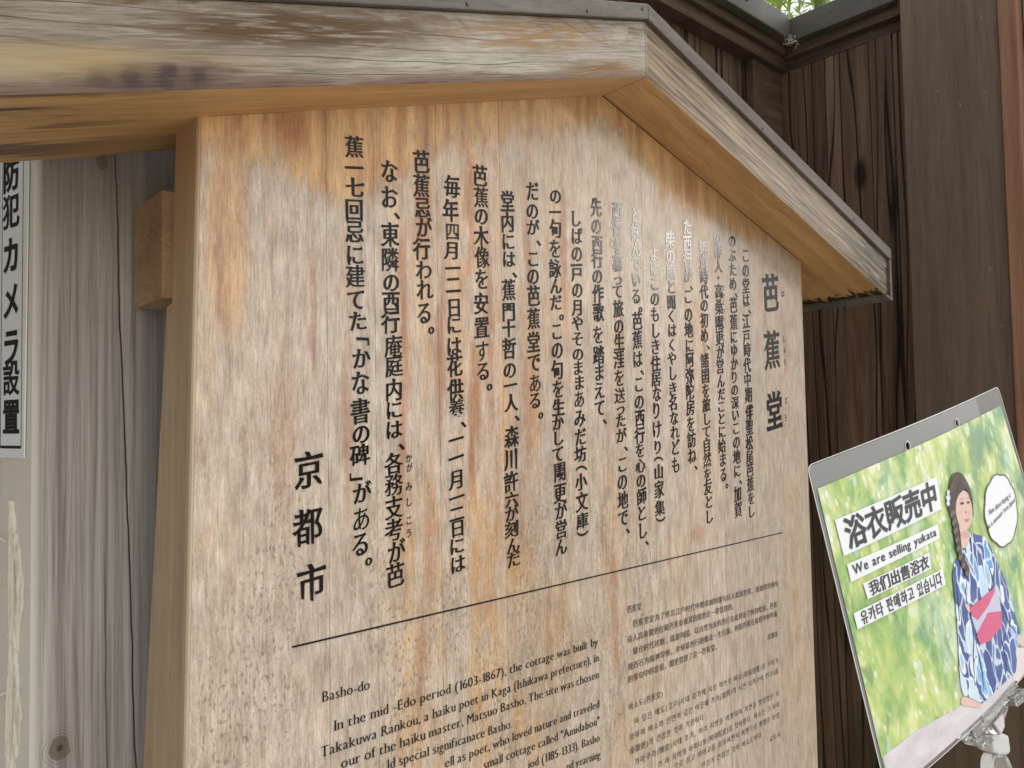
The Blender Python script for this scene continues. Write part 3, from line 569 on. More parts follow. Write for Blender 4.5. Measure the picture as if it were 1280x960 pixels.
# through-rail whose end shows at the left
link('rail', box(-.3525, .66, .0535, .135, 1.6065, 1.700, .0015), M['rail'], sb)
link('rail', box(-.345, .66, .104, .15, .93, 1.02, .0015), M['rail'], sb)
# roof: two thick sloping slabs, weathered on the front edge, warm underneath
def slab(x0, x1, y0, y1, h, off=0, zmax=0):
    P = [(x0, y0, gable(x0) + off), (x1, y0, gable(x1) + off), (x1, y0, gable(x1) + h + off), (x0, y0, gable(x0) + h + off)]
    me = prism(P, (0, y1 - y0, 0), bevel=.0012); return me
def roofmats(me):
    me.materials.append(M['barge']); me.materials.append(M['soffit'])
    for p in me.polygons: p.material_index = 1 if p.normal.z < -.6 else 0
for (a, b) in ((-.80, SX + .0035), (SX + .0037, .838)):
    P = [(a, -.069, gable(a)), (b, -.069, gable(b)), (b, -.069, gable(b) + .0685), (a, -.069, gable(a) + .0685)]
    me = prism(P, (0, .174, 0), bevel=.0011); roofmats(me); o = bpy.data.objects.new('roof_board', me); col.objects.link(o); o.parent = sb; o.location = -sb.location
def cap(x0, x1, endthick):
    P = [(x0, -.0745, gable(x0) + .0690), (x1, -.0745, gable(x1) + .0690), (x1, -.0745, gable(x1) + .0885), (x0, -.0745, gable(x0) + .0885)]
    return prism(P, (0, .186, 0), bevel=.0015)
link('roof_cap', cap(-.83, SX + .0035, 0), M['cap'], sb); link('roof_cap', cap(SX + .0037, .845, 0), M['cap'], sb)
# metal edge that closes the low end of the roof
link('drip_edge', prism([(.8385, -.0735, gable(.8385) - .004), (.8455, -.0735, gable(.8455) - .004), (.8455, -.0735, gable(.8455) + .0685), (.8385, -.0735, gable(.8385) + .0685)], (0, .184, 0), bevel=.0008), M['cap'], sb)
link('drip_edge', prism([(.822, -.0735, gable(.822) - .0045), (.8383, -.0735, gable(.8383) - .0045), (.8383, -.0735, gable(.8383) - .0005), (.822, -.0735, gable(.822) - .0005)], (0, .184, 0), bevel=.0006), M['cap'], sb)
for x, z in ((.1525, 1.9805), (.055, 1.945), (-.115, 1.893), (.42, 1.900), (.70, 1.815)):
    link('nail', lathe([(.0001, -.0758), (.0016, -.0757), (.0018, -.0748), (.0018, -.071)], 10, 'y', (x, 0, z)), M['nail'], sb)
# thin dark bead where the board meets the roof
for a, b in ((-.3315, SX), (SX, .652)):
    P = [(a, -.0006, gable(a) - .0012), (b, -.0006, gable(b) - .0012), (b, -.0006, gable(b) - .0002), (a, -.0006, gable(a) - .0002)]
    link('dark_joint', prism(P, (0, .0005, 0)), plain('joint_dark_brown', (.05, .03, .015), .8), sb)

# ---- writing on the board
TY = -.0005
EM = .0238
BR = dict(ox=.020, oy=.000)
def col_mesh(s, pos, em, ox, oy, wx=.94, shear=.11, seed=0):
    rng = random.Random(seed); loops = []
    P = [list(p) if p else None for p in pos]
    for i, ch in enumerate(s):
        if P[i]: X, Z = P[i][0] / 1e4, P[i][1] / 1e4
        else:
            X, Z = P[i - 1][0] / 1e4, P[i - 1][1] / 1e4; X += em * .36; Z -= em * .70
        rot = ch in '「」（）'
        st = styled(ch, 'brush' if ord(ch) > 0x3040 and not rot else 'none', ox, oy)
        allp = np.concatenate(st); c = np.array([.5, .36])
        if not P[i]: c = (allp.max(0) + allp.min(0)) / 2
        if rot: c = (allp.max(0) + allp.min(0)) / 2
        nb = [abs(P[j][1] - P[i][1]) / 1e4 for j in (i - 1, i + 1) if P[i] and 0 <= j < len(P) and P[j]]
        hy = min(1.06, max(.80, (sum(nb) / len(nb)) / (EM * .93))) if nb and em == EM else 1.
        kana = 0x3040 < ord(ch) < 0x3100
        k = em * (.98 if kana else 1.0)
        if ch in '一二七六四十': k *= .95
        a = rng.uniform(-.025, .025); sh = (shear + rng.uniform(-.02, .02)) if not rot else 0
        if ch == '一': sh *= 1.6
        for q in st:
            q = q - c
            if rot: q = np.stack([q[:, 1], -q[:, 0]], 1)
            x = q[:, 0] * wx * k; y = (q[:, 1] + q[:, 0] * sh) * k * hy
            loops.append(np.stack([X + x * math.cos(a) - y * math.sin(a), Z + x * math.sin(a) + y * math.cos(a)], 1))
    return curve_mesh('lettering', loops, lambda x, y: Vector((x, TY, y)))
for i, (s, pos) in enumerate(COLUMNS):
    em, ox, oy, wx = EM, .034, .004, .87
    if s == '芭蕉堂': em, ox, oy, wx = .064, .034, .012, .78
    elif s == '京都市': em, ox, oy, wx = .0345, .030, .004, .82
    elif s == 'ばしょうどう': em, ox, oy = .0120, .006, .000
    elif s == 'たかくわらんこう': em, ox, oy = .0085, .006, 0
    elif s == 'かがみしこう': em, ox, oy = .0095, .014, .008
    name = 'title_lettering' if s in ('芭蕉堂', '京都市') else ('ruby_lettering' if len(s) < 9 and s[0] in 'ばたか' else 'lettering_column')
    if name == 'lettering_column': link(name, col_mesh(s, pos, em, ox, oy, wx, seed=i), M['ink'], sb)
    else:
        for j, ch in enumerate(s): link(name.replace('lettering', 'character'), col_mesh(ch, [pos[j]], em, ox, oy, wx, seed=i * 9 + j), M['ink'], sb)
def line_mesh(s, x0, z0, x1, z1, style, ox, oy, h, stretch_spaces=False):
    mono = style != 'serif'; A = []; x = 0
    for ch in s:
        w = adv(ch) if not mono else (1. if cjk(ch) else (.42 if ch in ' ' else .46 if ch in '().,' else .6))
        A.append((x, w)); x += w
    total = x
    if stretch_spaces:
        k = h * .96; ns = s.count(' '); extra = ((x1 - x0) - total * k) / max(ns, 1) if ns else 0
        if ns == 0 or extra < -.3 * k * .3: k = (x1 - x0) / total; extra = 0
        xs = []; x = 0
        for ch, (a_, w) in zip(s, A): xs.append(x); x += w * k + (extra if ch == ' ' else 0)
    else: k = (x1 - x0) / total; xs = [a_ * k for a_, w in A]
    loops = []
    for i, ch in enumerate(s):
        if ch == ' ': continue
        for q in styled(ch, style, ox, oy):
            if mono and not cjk(ch): gx = q[:, 0] * min(k, h) + k * .06
            else: gx = q[:, 0] * (k * (.96 if mono else 1)) 
            X = x0 + xs[i] + gx; f = (X - x0) / (x1 - x0)
            loops.append(np.stack([X, z0 + (z1 - z0) * f + q[:, 1] * h], 1))
    return curve_mesh('lettering_line', loops, lambda x, y: Vector((x, TY, y)))
for (s, x0, z0, x1, z1) in LINES:
    x0, z0, x1, z1 = x0 / 1e4, z0 / 1e4, x1 / 1e4, z1 / 1e4
    if s[0] == 'Z': link('lettering_line', line_mesh(s[1:], x0, z0, x1, z1, 'none', .010, -.004, .0100), M['ink2'], sb)
    elif s[0] == 'K': link('lettering_line', line_mesh(s[1:], x0, z0, x1, z1, 'none', .006, -.008, .0098), M['ink2'], sb)
    else: link('lettering_line', line_mesh(s, x0, z0, x1, z1, 'serif', .012, -.016, .0138, True), M['ink'], sb)
link('ruled_line', prism([(-.2615, TY, 1.3020), (.5708, TY, 1.3058), (.5708, TY, 1.3072), (-.2615, TY, 1.3036)], (0, .0004, 0)), M['ink'], sb)

# ------------------------------------------------------------------ grey post with the camera sign
gp_ = empty('grey_wooden_post', (-.36, .20, 0), 'thick grey weathered post behind the left edge of the notice board', 'post')
poly = [(-.265, .140), (-.421, .140), (-.4265, .1415), (-.4318, .147), (-.4455, .208), (-.4480, .262), (-.4440, .268), (-.27, .268)]
def post_mesh():
    zs = [0, .9, 1.1, 1.2, 1.3, 1.4, 1.5, 1.6, 1.7, 1.8, 2.7]; V = []; F = []; n = len(poly)
    for z in zs:
        for (x, y) in poly: V.append((x, y, z))
    for k in range(len(zs) - 1):
        for i in range(n): F.append([k * n + i, k * n + n + i, k * n + n + (i + 1) % n, k * n + (i + 1) % n])
    F.append(list(range(n))); F.append([(len(zs) - 1) * n + i for i in range(n - 1, -1, -1)])
    me = bpy.data.meshes.new('shaft'); me.from_pydata(V, [], F); me.update(); return me
link('shaft', post_mesh(), M['post'], gp_)
# splintered pale strip on the left face
fx = lambda y: -.4318 - (y - .147) / (.208 - .147) * .0137
rng = random.Random(3); V = []; F = []; nz = 60
for k in range(nz):
    z = 1.10 + k * (1.432 - 1.10) / (nz - 1)
    w = .0125 + .004 * math.sin(k * .31) + rng.uniform(-.0015, .0015); 
    if k > nz - 8: w *= (nz - k) / 9
    cy = .178 + .003 * math.sin(k * .12)
    for j, (u, d) in enumerate(((-1, -.0003), (-.6, .0028), (-.1, .0012), (.35, .0034), (.7, .002), (1, -.0003))):
        y = cy + u * w; V.append((fx(y) - d - rng.uniform(0, .0008), y, z))
for k in range(nz - 1):
    for j in range(5): a = k * 6 + j; F.append([a, a + 6, a + 7, a + 1])
me = bpy.data.meshes.new('splintered_strip'); me.from_pydata(V, [], F); me.update()
_g = G('bare_splintered_wood'); link('splintered_strip', me, _g.out(_g.ramp(_g.noise(_g.co, (500, 400, 22), 4, .6), [(.3, (.50, .42, .28)), (.5, (.82, .77, .63)), (.7, (.88, .85, .76))]), .8), gp_)
for (y, z, dy, dz) in ((.19, 1.395, .03, .006), (.186, 1.262, .03, -.02), (.165, 1.30, -.008, .03)):
    a = Vector((fx(y) - .002, y, z)); b = Vector((fx(y) - .012, y + dy, z + dz)); m_ = (a + b) / 2 + Vector((-.004, 0, .003))
    me = bpy.data.meshes.new('splinter'); o_ = Vector((0, .0006, .0009)); me.from_pydata([tuple(a + o_), tuple(a - o_), tuple(m_ - o_), tuple(m_ + o_), tuple(b)], [], [[0, 1, 2, 3], [3, 2, 4]])
    link('splinter', me, _g.mat, gp_)
# camera-warning sign fixed to the post's left face
cs = empty('security_camera_sign', (-.440, .175, 1.45), 'narrow white strip sign with black vertical characters on the grey post', 'sign')
Fd = Vector((-.0137, .061, 0)).normalized(); Fn = Vector((-Fd.y, Fd.x, 0))   # along the face, out of the face
O = Vector((-.4318, .147, 0)) + Fn * .0008
sgn = lambda u, z, h=0: tuple(O + Fd * u + Fn * h + Vector((0, 0, z)))
Ztop, Zbot = 1.86, 1.470
me = prism([sgn(.0098, Zbot), sgn(.0625, Zbot), sgn(.0625, Ztop), sgn(.0035, Ztop)], tuple(Fn * .0012), bevel=.0003)
link('panel', me, plain('sign_white_plastic', (.93, .97, .96), .35, .5), cs)
blk = plain('sign_black', (.02, .022, .022), .4)
def strip(u0, z0, u1, z1): return prism([sgn(u0, z0, .0013), sgn(u1, z0, .0013), sgn(u1, z1, .0013), sgn(u0, z1, .0013)], tuple(Fn * .0002))
link('border_line', strip(.0148, Zbot + .0096, .0155, Ztop), blk, cs); link('border_line', strip(.0578, Zbot + .0096, .0586, Ztop), blk, cs); link('border_line', strip(.0157, Zbot + .0085, .0576, Zbot + .0110), blk, cs)
loops = []
for i, ch in enumerate('防犯カメラ設置'):
    zc = (1.7280, 1.6938, 1.6532, 1.6114, 1.5698, 1.5415, 1.5065)[i]; uc = .0402 - (1.728 - zc) * .020; hh = .0335 if i not in (2, 3, 4) else .036
    for q in styled(ch, 'none', .040, .026):
        loops.append(np.stack([(.5 - q[:, 0]) * .0350 + uc, (q[:, 1] - .36) * hh + zc], 1))
link('lettering', curve_mesh('lettering', loops, lambda u, z: Vector(sgn(u, z, .0016))), blk, cs)

# ------------------------------------------------------------------ dark alcove behind: boards, eaves, posts
XS, YR, ZT = 1.2654, .35, 2.3695
rw = empty('rear_board_wall', (-.2, YR + .03, 0), 'dark charred board wall behind the notice board roof', 'wall')
x = -3.0
while x < XS + .03:
    w = random.uniform(.105, .15); x1 = min(x + w, XS + .04)
    if x1 - x > .03: link('wall_board', box(x, x1 - .003, YR + .02 + random.uniform(0, .004), YR + .045, 0, ZT + .05, .0015), M['dark_board'], rw)
    x += w
link('corner_stud', box(1.125, 1.262, YR - .004, YR + .018, 0, ZT + .0, .002), M['beam'], rw)
sw = empty('side_board_wall', (XS + .03, .1, 0), 'dark brown board wall with black grain lines right of the notice board', 'wall')
ys = [.40, .236, .128, .074, .044, .012, -.02, -.2]
for a, b in zip(ys, ys[1:]):
    link('wall_board', box(XS + random.uniform(0, .004), XS + .03, b + .0015, a - .0015, 0, ZT + .05, .0015), M['dark_board'], sw)
def beam(name, mesh, mat, label):
    e = tag(link(name, mesh, mat), label, 'beam'); return e
e = empty('rear_eave', (0, YR, ZT), 'brown eave beam with grey trim running left above the rear wall', 'beam')
link('beam', box(-3, XS - .004, YR - .018, YR + .06, ZT, ZT + .075, .003), M['beam'], e)
link('lip', box(-3, XS - .030, YR - .032, YR - .0185, ZT + .030, ZT + .075, .002), M['beam'], e)
link('trim', box(-3, XS - .052, YR - .058, YR - .034, ZT + .052, ZT + .111, .003), M['grey_metal'], e)
link('hook', lathe([(.001, 0), (.0022, .002), (.0022, .018), (.001, .02)], 8, 'y', (1.00, YR - .082, ZT + .075)), M['nail'], e)
e = empty('side_eave', (XS, 0, ZT), 'mossy eave beam with grey trim rising towards the brown post', 'beam')
link('beam', box(XS, XS + .07, -.02, YR + .05, ZT, ZT + .075, .003), M['beam'], e)
link('lip', box(XS - .022, XS - .0005, .0, YR - .02, ZT + .026, ZT + .075, .002), M['beam'], e)
link('trim', box(XS - .048, XS - .024, .05, YR - .034, ZT + .050, ZT + .109, .003), M['grey_metal'], e)
bp = tag(link('brown_post', box(1.2154, 1.40, -.1555, .0345, 0, 3.0, .003), M['dark_post']), 'broad flat dark brown post standing behind the laminated poster', 'post')
dj = tag(link('door_jamb', box(1.205, 1.38, -.1915, -.1575, 0, 3.0, .003), M['red_wood']), 'narrow reddish wooden jamb along the right edge of the brown post', 'door frame')
dj = tag(link('door_panel', box(1.24, 1.36, -.235, -.193, 0, 3.0, .003), M['post']), 'pale grey timber strip at the far right beside the reddish jamb', 'post')
# lint caught under the corner of the eaves
rng = random.Random(5); V = []; F = []
for k in range(60):
    p = Vector((1.205 + rng.gauss(0, .010), YR - .060 + rng.gauss(0, .006), ZT + .047 + rng.gauss(0, .004))); d = Vector([rng.uniform(-1, 1) for _ in range(3)]) * .006
    i = len(V); V += [tuple(p), tuple(p + d), tuple(p + Vector((d.y, d.z, d.x)) * .8)]; F.append([i, i + 1, i + 2])
me = bpy.data.meshes.new('lint'); me.from_pydata(V, [], F)
tag(link('cobweb_lint', me, plain('lint_grey', (.45, .42, .36), .9)), 'tuft of pale cobweb lint hanging where the two eaves meet', 'cobweb')
# bamboo outside
bm_ = G('bamboo_skin'); bmm = bm_.out(bm_.ramp(bm_.noise(bm_.co, (8, 8, 3), 3), [(.3, (.07, .14, .03)), (.7, (.16, .26, .06))]), .4)
bl_ = [('pale bamboo stem seen in the gap left of the eave corner', 2.02, 1.10), ('dark bamboo stem right above the eave corner', 2.20, 1.05), ('bamboo stem at the right end of the gap above the eaves', 2.62, .88), ('thin bamboo stem near the left end of the gap', 1.86, 1.25)]
for lab, x, y in bl_:
    prof = []; z = 0
    while z < 5.2:
        prof += [(.030, z + .01), (.030, z + .27), (.034, z + .285), (.030, z + .30)]; z += .30
    tag(link('bamboo_stem', lathe(prof, 12, 'z', (x, y, 0)), bmm), lab, 'bamboo', 'bamboo stems beyond the eaves')
rng = random.Random(11); V = []; F = []
for k in range(13000):
    p = Vector((rng.uniform(1.3, 3.9), rng.uniform(.75, 2.2), rng.uniform(2.2, 4.8)))
    d = Vector((rng.gauss(0, 1), rng.gauss(0, 1), rng.uniform(-1.6, .2))).normalized() * rng.uniform(.07, .14); s = d.cross(Vector((0, 0, 1))).normalized() * .008
    i = len(V); V += [tuple(p), tuple(p + d * .4 + s), tuple(p + d), tuple(p + d * .4 - s)]; F.append([i, i + 1, i + 2, i + 3])
me = bpy.data.meshes.new('bamboo_leaves'); me.from_pydata(V, [], F)
lg = G('bamboo_leaf'); lm = lg.out(lg.ramp(lg.noise(lg.co, (3, 3, 3), 3), [(.35, (.05, .11, .015)), (.6, (.16, .26, .04)), (.75, (.32, .40, .10))]), .5)
tr = lg.n.new('ShaderNodeBsdfTranslucent'); tr.inputs[0].default_value = (.35, .5, .08, 1); mx = lg.n.new('ShaderNodeMixShader'); mx.inputs[0].default_value = .5
lg.l.new(lg.b.outputs[0], mx.inputs[1]); lg.l.new(tr.outputs[0], mx.inputs[2]); lg.l.new(mx.outputs[0], lg.n['Material Output'].inputs[0])
tag(link('bamboo_leaves', me, lm), 'bright green bamboo leaves beyond the eaves', 'leaves', kind='stuff')
V = []; F = []
for (ox_, oz_, r_, a0) in ((0, 0, .0085, .3), (.006, .005, .007, 1.4), (-.006, .004, .006, 2.4)):
    i = len(V); V.append((.128 + ox_, -.03, 2.001 + oz_))
    for k in range(9):
        a = a0 + (k - 4) * .32; V.append((.128 + ox_ + r_ * math.cos(a) * (1 - .12 * abs(k - 4) / 4), -.03 + .002 * math.sin(k), 2.001 + oz_ + r_ * math.sin(a)))
    for k in range(8): F.append([i, i + 1 + k, i + 2 + k])
me = bpy.data.meshes.new('seedling'); me.from_pydata(V, [], F)
tag(link('seedling', me, lm), 'tiny green seedling growing on top of the notice board roof near the ridge', 'plant')

# ------------------------------------------------------------------ laminated poster
ex, ed, en = Vector(P_X), Vector(P_DOWN), Vector(P_N)
po = empty('laminated_poster', P_ORG, 'laminated green poster of a woman in a blue yukata, tilted beside the notice board', 'poster')
po.matrix_world = Matrix(((ex.x, -ed.x, en.x, P_ORG[0]), (ex.y, -ed.y, en.y, P_ORG[1]), (ex.z, -ed.z, en.z, P_ORG[2]), (0, 0, 0, 1)))
def bend(x, y): return .006 * math.sin(x / .30 * math.pi)
def flat(name, loops, h, mat, parent, sub=False, curved=True):
    me = curve_mesh(name, loops, lambda x, y: Vector((x, y, h + (bend(x, y) if curved else 0))))
    import bmesh
    bm = bmesh.new(); bm.from_mesh(me)
    for k in range(1, 20): bmesh.ops.bisect_plane(bm, geom=bm.verts[:] + bm.edges[:] + bm.faces[:], plane_co=(k * .016, 0, 0), plane_no=(1, 0, 0))
    for v in bm.verts: v.co.z = h + bend(v.co.x, v.co.y)
    bm.to_mesh(me); bm.free()
    return link(name, me, mat, parent, local=True)
def dense(quad, nx=14, ny=12):    # gridded quad so that the sheet can really bow
    A, B_, C__, D_ = [Vector(q) for q in quad]; V = []; F = []
    for j in range(ny + 1):
        for i in range(nx + 1):
            s, t = i / nx, j / ny; p = A * (1 - s) * (1 - t) + B_ * s * (1 - t) + C__ * s * t + D_ * (1 - s) * t; V.append(p)
    for j in range(ny):
        for i in range(nx): a = j * (nx + 1) + i; F.append([a, a + nx + 1, a + nx + 2, a + 1])
    return V, F
mm = lambda L: [(a / 1e4, b / 1e4) for a, b in L]
def film(name, alpha, colr, rough):
    g = G(name); g.out(colr, rough, .6); t = g.n.new('ShaderNodeBsdfTransparent'); m_ = g.n.new('ShaderNodeMixShader'); m_.inputs[0].default_value = alpha
    g.l.new(t.outputs[0], m_.inputs[1]); g.l.new(g.b.outputs[0], m_.inputs[2]); g.l.new(m_.outputs[0], g.n['Material Output'].inputs[0]); return g.mat
sq = mm(PP['sleeve_px'])
def rounded(q, r=.006):
    out = []
    for i in range(4):
        p0, p1, p2 = Vector(q[i - 1]), Vector(q[i]), Vector(q[(i + 1) % 4])
        a = p1 + (p0 - p1).normalized() * r; b = p1 + (p2 - p1).normalized() * r
        for k in range(6): t = k / 5; out.append(tuple((1 - t)**2 * a + 2 * t * (1 - t) * p1 + t * t * b))
    # break up long sides so that the outline follows the bow
    res = []
    for i in range(len(out)):
        a, b = Vector(out[i]), Vector(out[(i + 1) % len(out)]); n = max(1, int((b - a).length / .02))
        for k in range(n): res.append(tuple(a.lerp(b, k / n)))
    return res
circ = lambda c, r, n=20: [(c[0] + r * math.cos(6.28318 * k / n), c[1] + r * math.sin(6.28318 * k / n)) for k in range(n)]
holes = mm(PP['holes'])
M['film'] = film('milky_laminate', .42, (.46, .47, .46), .22)
M['film_sheen'] = film('milky_laminate_sheen', .55, (.42, .43, .42), .25)  # denser grey standing in for sky reflected in the sleeve
sleeve = flat('plastic_sleeve', [rounded(sq)] + [circ(h, .0030) for h in holes], 0, M['film'], po)
flat('sleeve_sheen', [[(.0015, -.0015), (.237, -.0015), (.2600, -.2170), (.0045, -.2190)]] + [circ(h, .0031) for h in holes], -.0006, M['film_sheen'], po)  # added film layer that imitates the reflecting part of the sleeve
rim = plain('sleeve_edge', (.72, .73, .72), .3)
R1 = rounded(sq); R2 = [tuple(Vector(p) + (Vector((.15, -.11)) - Vector(p)).normalized() * .0007) for p in R1]
flat('sleeve_edge', [R1, R2], .0003, rim, po)
for h in holes: flat('punched_hole_rim', [circ(h, .0036), circ(h, .0030)], .0004, rim, po)
def pic_material():
    g = G('printed_garden_picture')
    n1 = g.noise(g.co, (22, 14, 1), 4, .6, .6); n2 = g.noise(g.co, (95, 45, 1), 3, .6, .4); n3 = g.noise(g.co, (9, 5, 1), 2, .5, off=(3, 3, 0))
    c = g.ramp(g.m('ADD', g.m('MULTIPLY', n1, .6), g.m('MULTIPLY', n2, .4)), [(.36, (.06, .20, .06)), (.43, (.16, .38, .09)), (.49, (.30, .52, .13)), (.55, (.52, .64, .18)), (.61, (.74, .78, .36)), (.68, (.90, .92, .78))])
    c = g.mix(g.ss(n3, .45, .62, 0, .35), c, (.70, .74, .16))
    c = g.mix(g.m('MULTIPLY', g.ss(g.x, .13, .24), g.ss(n1, .60, .42, 0, .85)), c, (.10, .27, .13))
    c = g.mix(g.m('MULTIPLY', g.ss(g.noise(g.co, (16, 16, 1), 3, .5, off=(7, 1, 0)), .52, .66), g.ss(g.y, -.20, -.14, .9, .4)), c, (.62, .78, .66))
    lc_ = g.n.new('ShaderNodeSeparateColor'); g.l.new(g.voro(g.add(g.co, g.vec(g.m('MULTIPLY', n2, .02), g.m('MULTIPLY', n1, .02), 0)), (120, 62, 1), 'SMOOTH_F1', 1), lc_.inputs[0])
    c = g.mix(g.ss(lc_.outputs[0], .62, .95, 0, .7), c, (.86, .90, .42)); c = g.mix(g.ss(lc_.outputs[1], .60, .95, 0, .65), c, (.07, .22, .07)); c = g.mix(g.ss(lc_.outputs[2], .72, .95, 0, .6), c, (.72, .86, .72))
    v = g.voro(g.co, (150, 90, 1)); c = g.mix(g.m('MULTIPLY', g.ss(v, .30, .18), g.ss(n1, .46, .62)), c, (.90, .94, .78))
    c = g.mix(.08, c, (.92, .95, .92))  # whitish haze of the film painted into the print colour
    return g.out(c, .28, .5)
M['pic'] = pic_material()
pq = mm(PP['picture'])
pic = flat('printed_picture', [pq], .0005, M['pic'], po)
pp = lambda n: plain(*n)
white = plain('print_white', (.90, .92, .94), .28, .5); dark = plain('print_charcoal', (.055, .055, .060), .3, .5)
skin = plain('print_skin', (.80, .55, .46), .28, .5); hair = plain('print_hair', (.065, .045, .038), .28, .5); hair2 = plain('print_hair_lit', (.19, .135, .105), .28, .5)
def P2(key, i=None): return mm(PP[key] if i is None else PP[key][i])
def sm(L, n=2):   # Chaikin smoothing
    L = [Vector(p) for p in L]
    for _ in range(n):
        Q = []
        for i in range(len(L)):
            a, b = L[i], L[(i + 1) % len(L)]; Q += [a * .75 + b * .25, a * .25 + b * .75]
        L = Q
    return [tuple(p) for p in L]
stone = _g = G('print_stone'); stone = _g.out(_g.ramp(_g.noise(_g.co, (40, 90, 1), 4), [(.3, (.62, .56, .58)), (.7, (.82, .77, .79))]), .3)
flat('printed_stone', [P2('stone')], .0007, stone, po)
flat('printed_bench', [P2('bench')], .0009, plain('print_bench', (.80, .70, .68), .3), po)
flat('printed_shadow', [P2('darkpatch')], .0010, plain('print_shadow', (.16, .17, .19), .3), po)
yg = G('print_yukata'); n_ = yg.noise(yg.co, (60, 60, 1), 2, .5, off=(1, 1, 0))
wv = yg.add(yg.sc(yg.co, (1.25, .8, 0)), yg.vec(yg.m('MULTIPLY', n_, .016), yg.m('MULTIPLY', n_, .012), 0))
d1 = yg.voro(wv, (62, 40, 1)); vc = yg.voro(wv, (62, 40, 1), 'F1', 1); sp_ = yg.n.new('ShaderNodeSeparateColor'); yg.l.new(vc, sp_.inputs[0])
r0 = yg.m('ADD', .36, yg.m('MULTIPLY', sp_.outputs[1], .16)); dd = yg.m('ABSOLUTE', yg.m('SUBTRACT', d1, r0))
yc = yg.mix(yg.ss(d1, r0, yg.m('SUBTRACT', r0, .04)), yg.ramp(yg.noise(yg.co, (50, 50, 1), 2), [(.4, (.05, .09, .30)), (.6, (.085, .14, .38))]), yg.ramp(sp_.outputs[0], [(0, (.10, .30, .68)), (.5, (.22, .50, .82)), (.9, (.62, .78, .92))]))
yc = yg.mix(yg.ss(d1, .16, .04, 0, .7), yc, (.80, .88, .95))
d2 = yg.voro(yg.add(wv, (3.3, 1.2, 0)), (72, 50, 1), 'DISTANCE_TO_EDGE')
yc = yg.mix(yg.ss(d2, .06, .03, 0, .8), yc, (.74, .84, .94))
yc = yg.mix(yg.ss(dd, .055, .03), yc, (.84, .90, .96)); M['yuk'] = yg.out(yc, .28, .5)
flat('printed_feet', [sm(P2('feet'))], .0010, skin, po)
flat('printed_hand', [sm(P2('hand1'))], .0010, skin, po)
flat('printed_yukata', [P2('yukata')], .0012, M['yuk'], po)
flat('printed_hand', [sm(P2('hand2'))], .0014, skin, po)
flat('printed_sash', [P2('obi3')], .0014, plain('print_lavender', (.62, .60, .76), .3), po)
flat('printed_sash', [P2('obi1'), P2('obi2')], .0016, plain('print_pink', (.70, .13, .25), .3), po)
fc = flat('printed_face', [sm(P2('face'))], .0014, skin, po)
flat('printed_hair', [sm(P2('hair'), 1)], .0016, hair, po)
flat('printed_fringe', [sm(P2('fringe'), 1)], .0017, hair, po)
for i in range(2):
    flat('printed_eye', [sm(P2('eyes', i), 1)], .0018, plain('print_eye', (.06, .04, .04), .3), fc)
    flat('printed_brow', [sm(P2('brows', i), 1)], .0018, plain('print_brow', (.30, .20, .17), .3), fc)
    flat('printed_cheek', [sm(P2('cheeks', i))], .0015, plain('print_cheek', (.82, .50, .43), .3), fc)
flat('printed_nose', [sm(P2('nose'), 1)], .0018, plain('print_nose', (.68, .40, .33), .3), fc)
flat('printed_mouth', [sm(P2('mouth'), 1)], .0018, plain('print_lips', (.70, .20, .22), .3), fc)
flat('printed_hair_flower', [P2('flower')], .0018, plain('print_flower', (.72, .80, .90), .3), po)
def ribbon(pts, w):
    pts = [Vector(p) for p in pts]; A = []; B = []
    for k, p in enumerate(pts):
        t = (pts[min(k + 1, len(pts) - 1)] - pts[max(k - 1, 0)]).normalized(); n = Vector((-t.y, t.x)) * w * math.sin(math.pi * (k + .35) / (len(pts) - .3)); A.append(tuple(p + n)); B.append(tuple(p - n))
    return A + B[::-1]
for st in PP['strands']: flat('printed_hair_strand', [ribbon(mm(st), .00045)], .00172, hair2, po)
fold = plain('print_fold', (.022, .035, .12), .3)
for st in PP['folds']: flat('printed_fold', [ribbon(mm(st), .0007)], .00132, fold, po)
for st in PP['collar']: flat('printed_collar', [ribbon(mm(st), .0010)], .0018, white, po)
flat('printed_cheek_shade', [sm(P2('shade'))], .00145, plain('print_skin_shade', (.68, .43, .35), .3), po)
br = P2('braid')
for i, (a, b) in enumerate(br):      # the side braid: a chain of small overlapping lobes
    r = .0036 - .00008 * i; flat('printed_braid_lobe', [[(a + r * 1.1 * math.cos(t * .6283) + (.0006 if i % 2 else -.0006), b + r * .75 * math.sin(t * .6283)) for t in range(10)]], .0017 + .00002 * i, hair if i % 2 else hair2, po)
bub = P2('bubble'); cb = sum((Vector(p) for p in bub), Vector((0, 0))) / len(bub)
bbl = flat('printed_bubble', [bub], .0012, white, po)
flat('bubble_outline', [bub, [tuple(cb + (Vector(p) - cb) * .965) for p in bub]], .0014, dark, bbl)
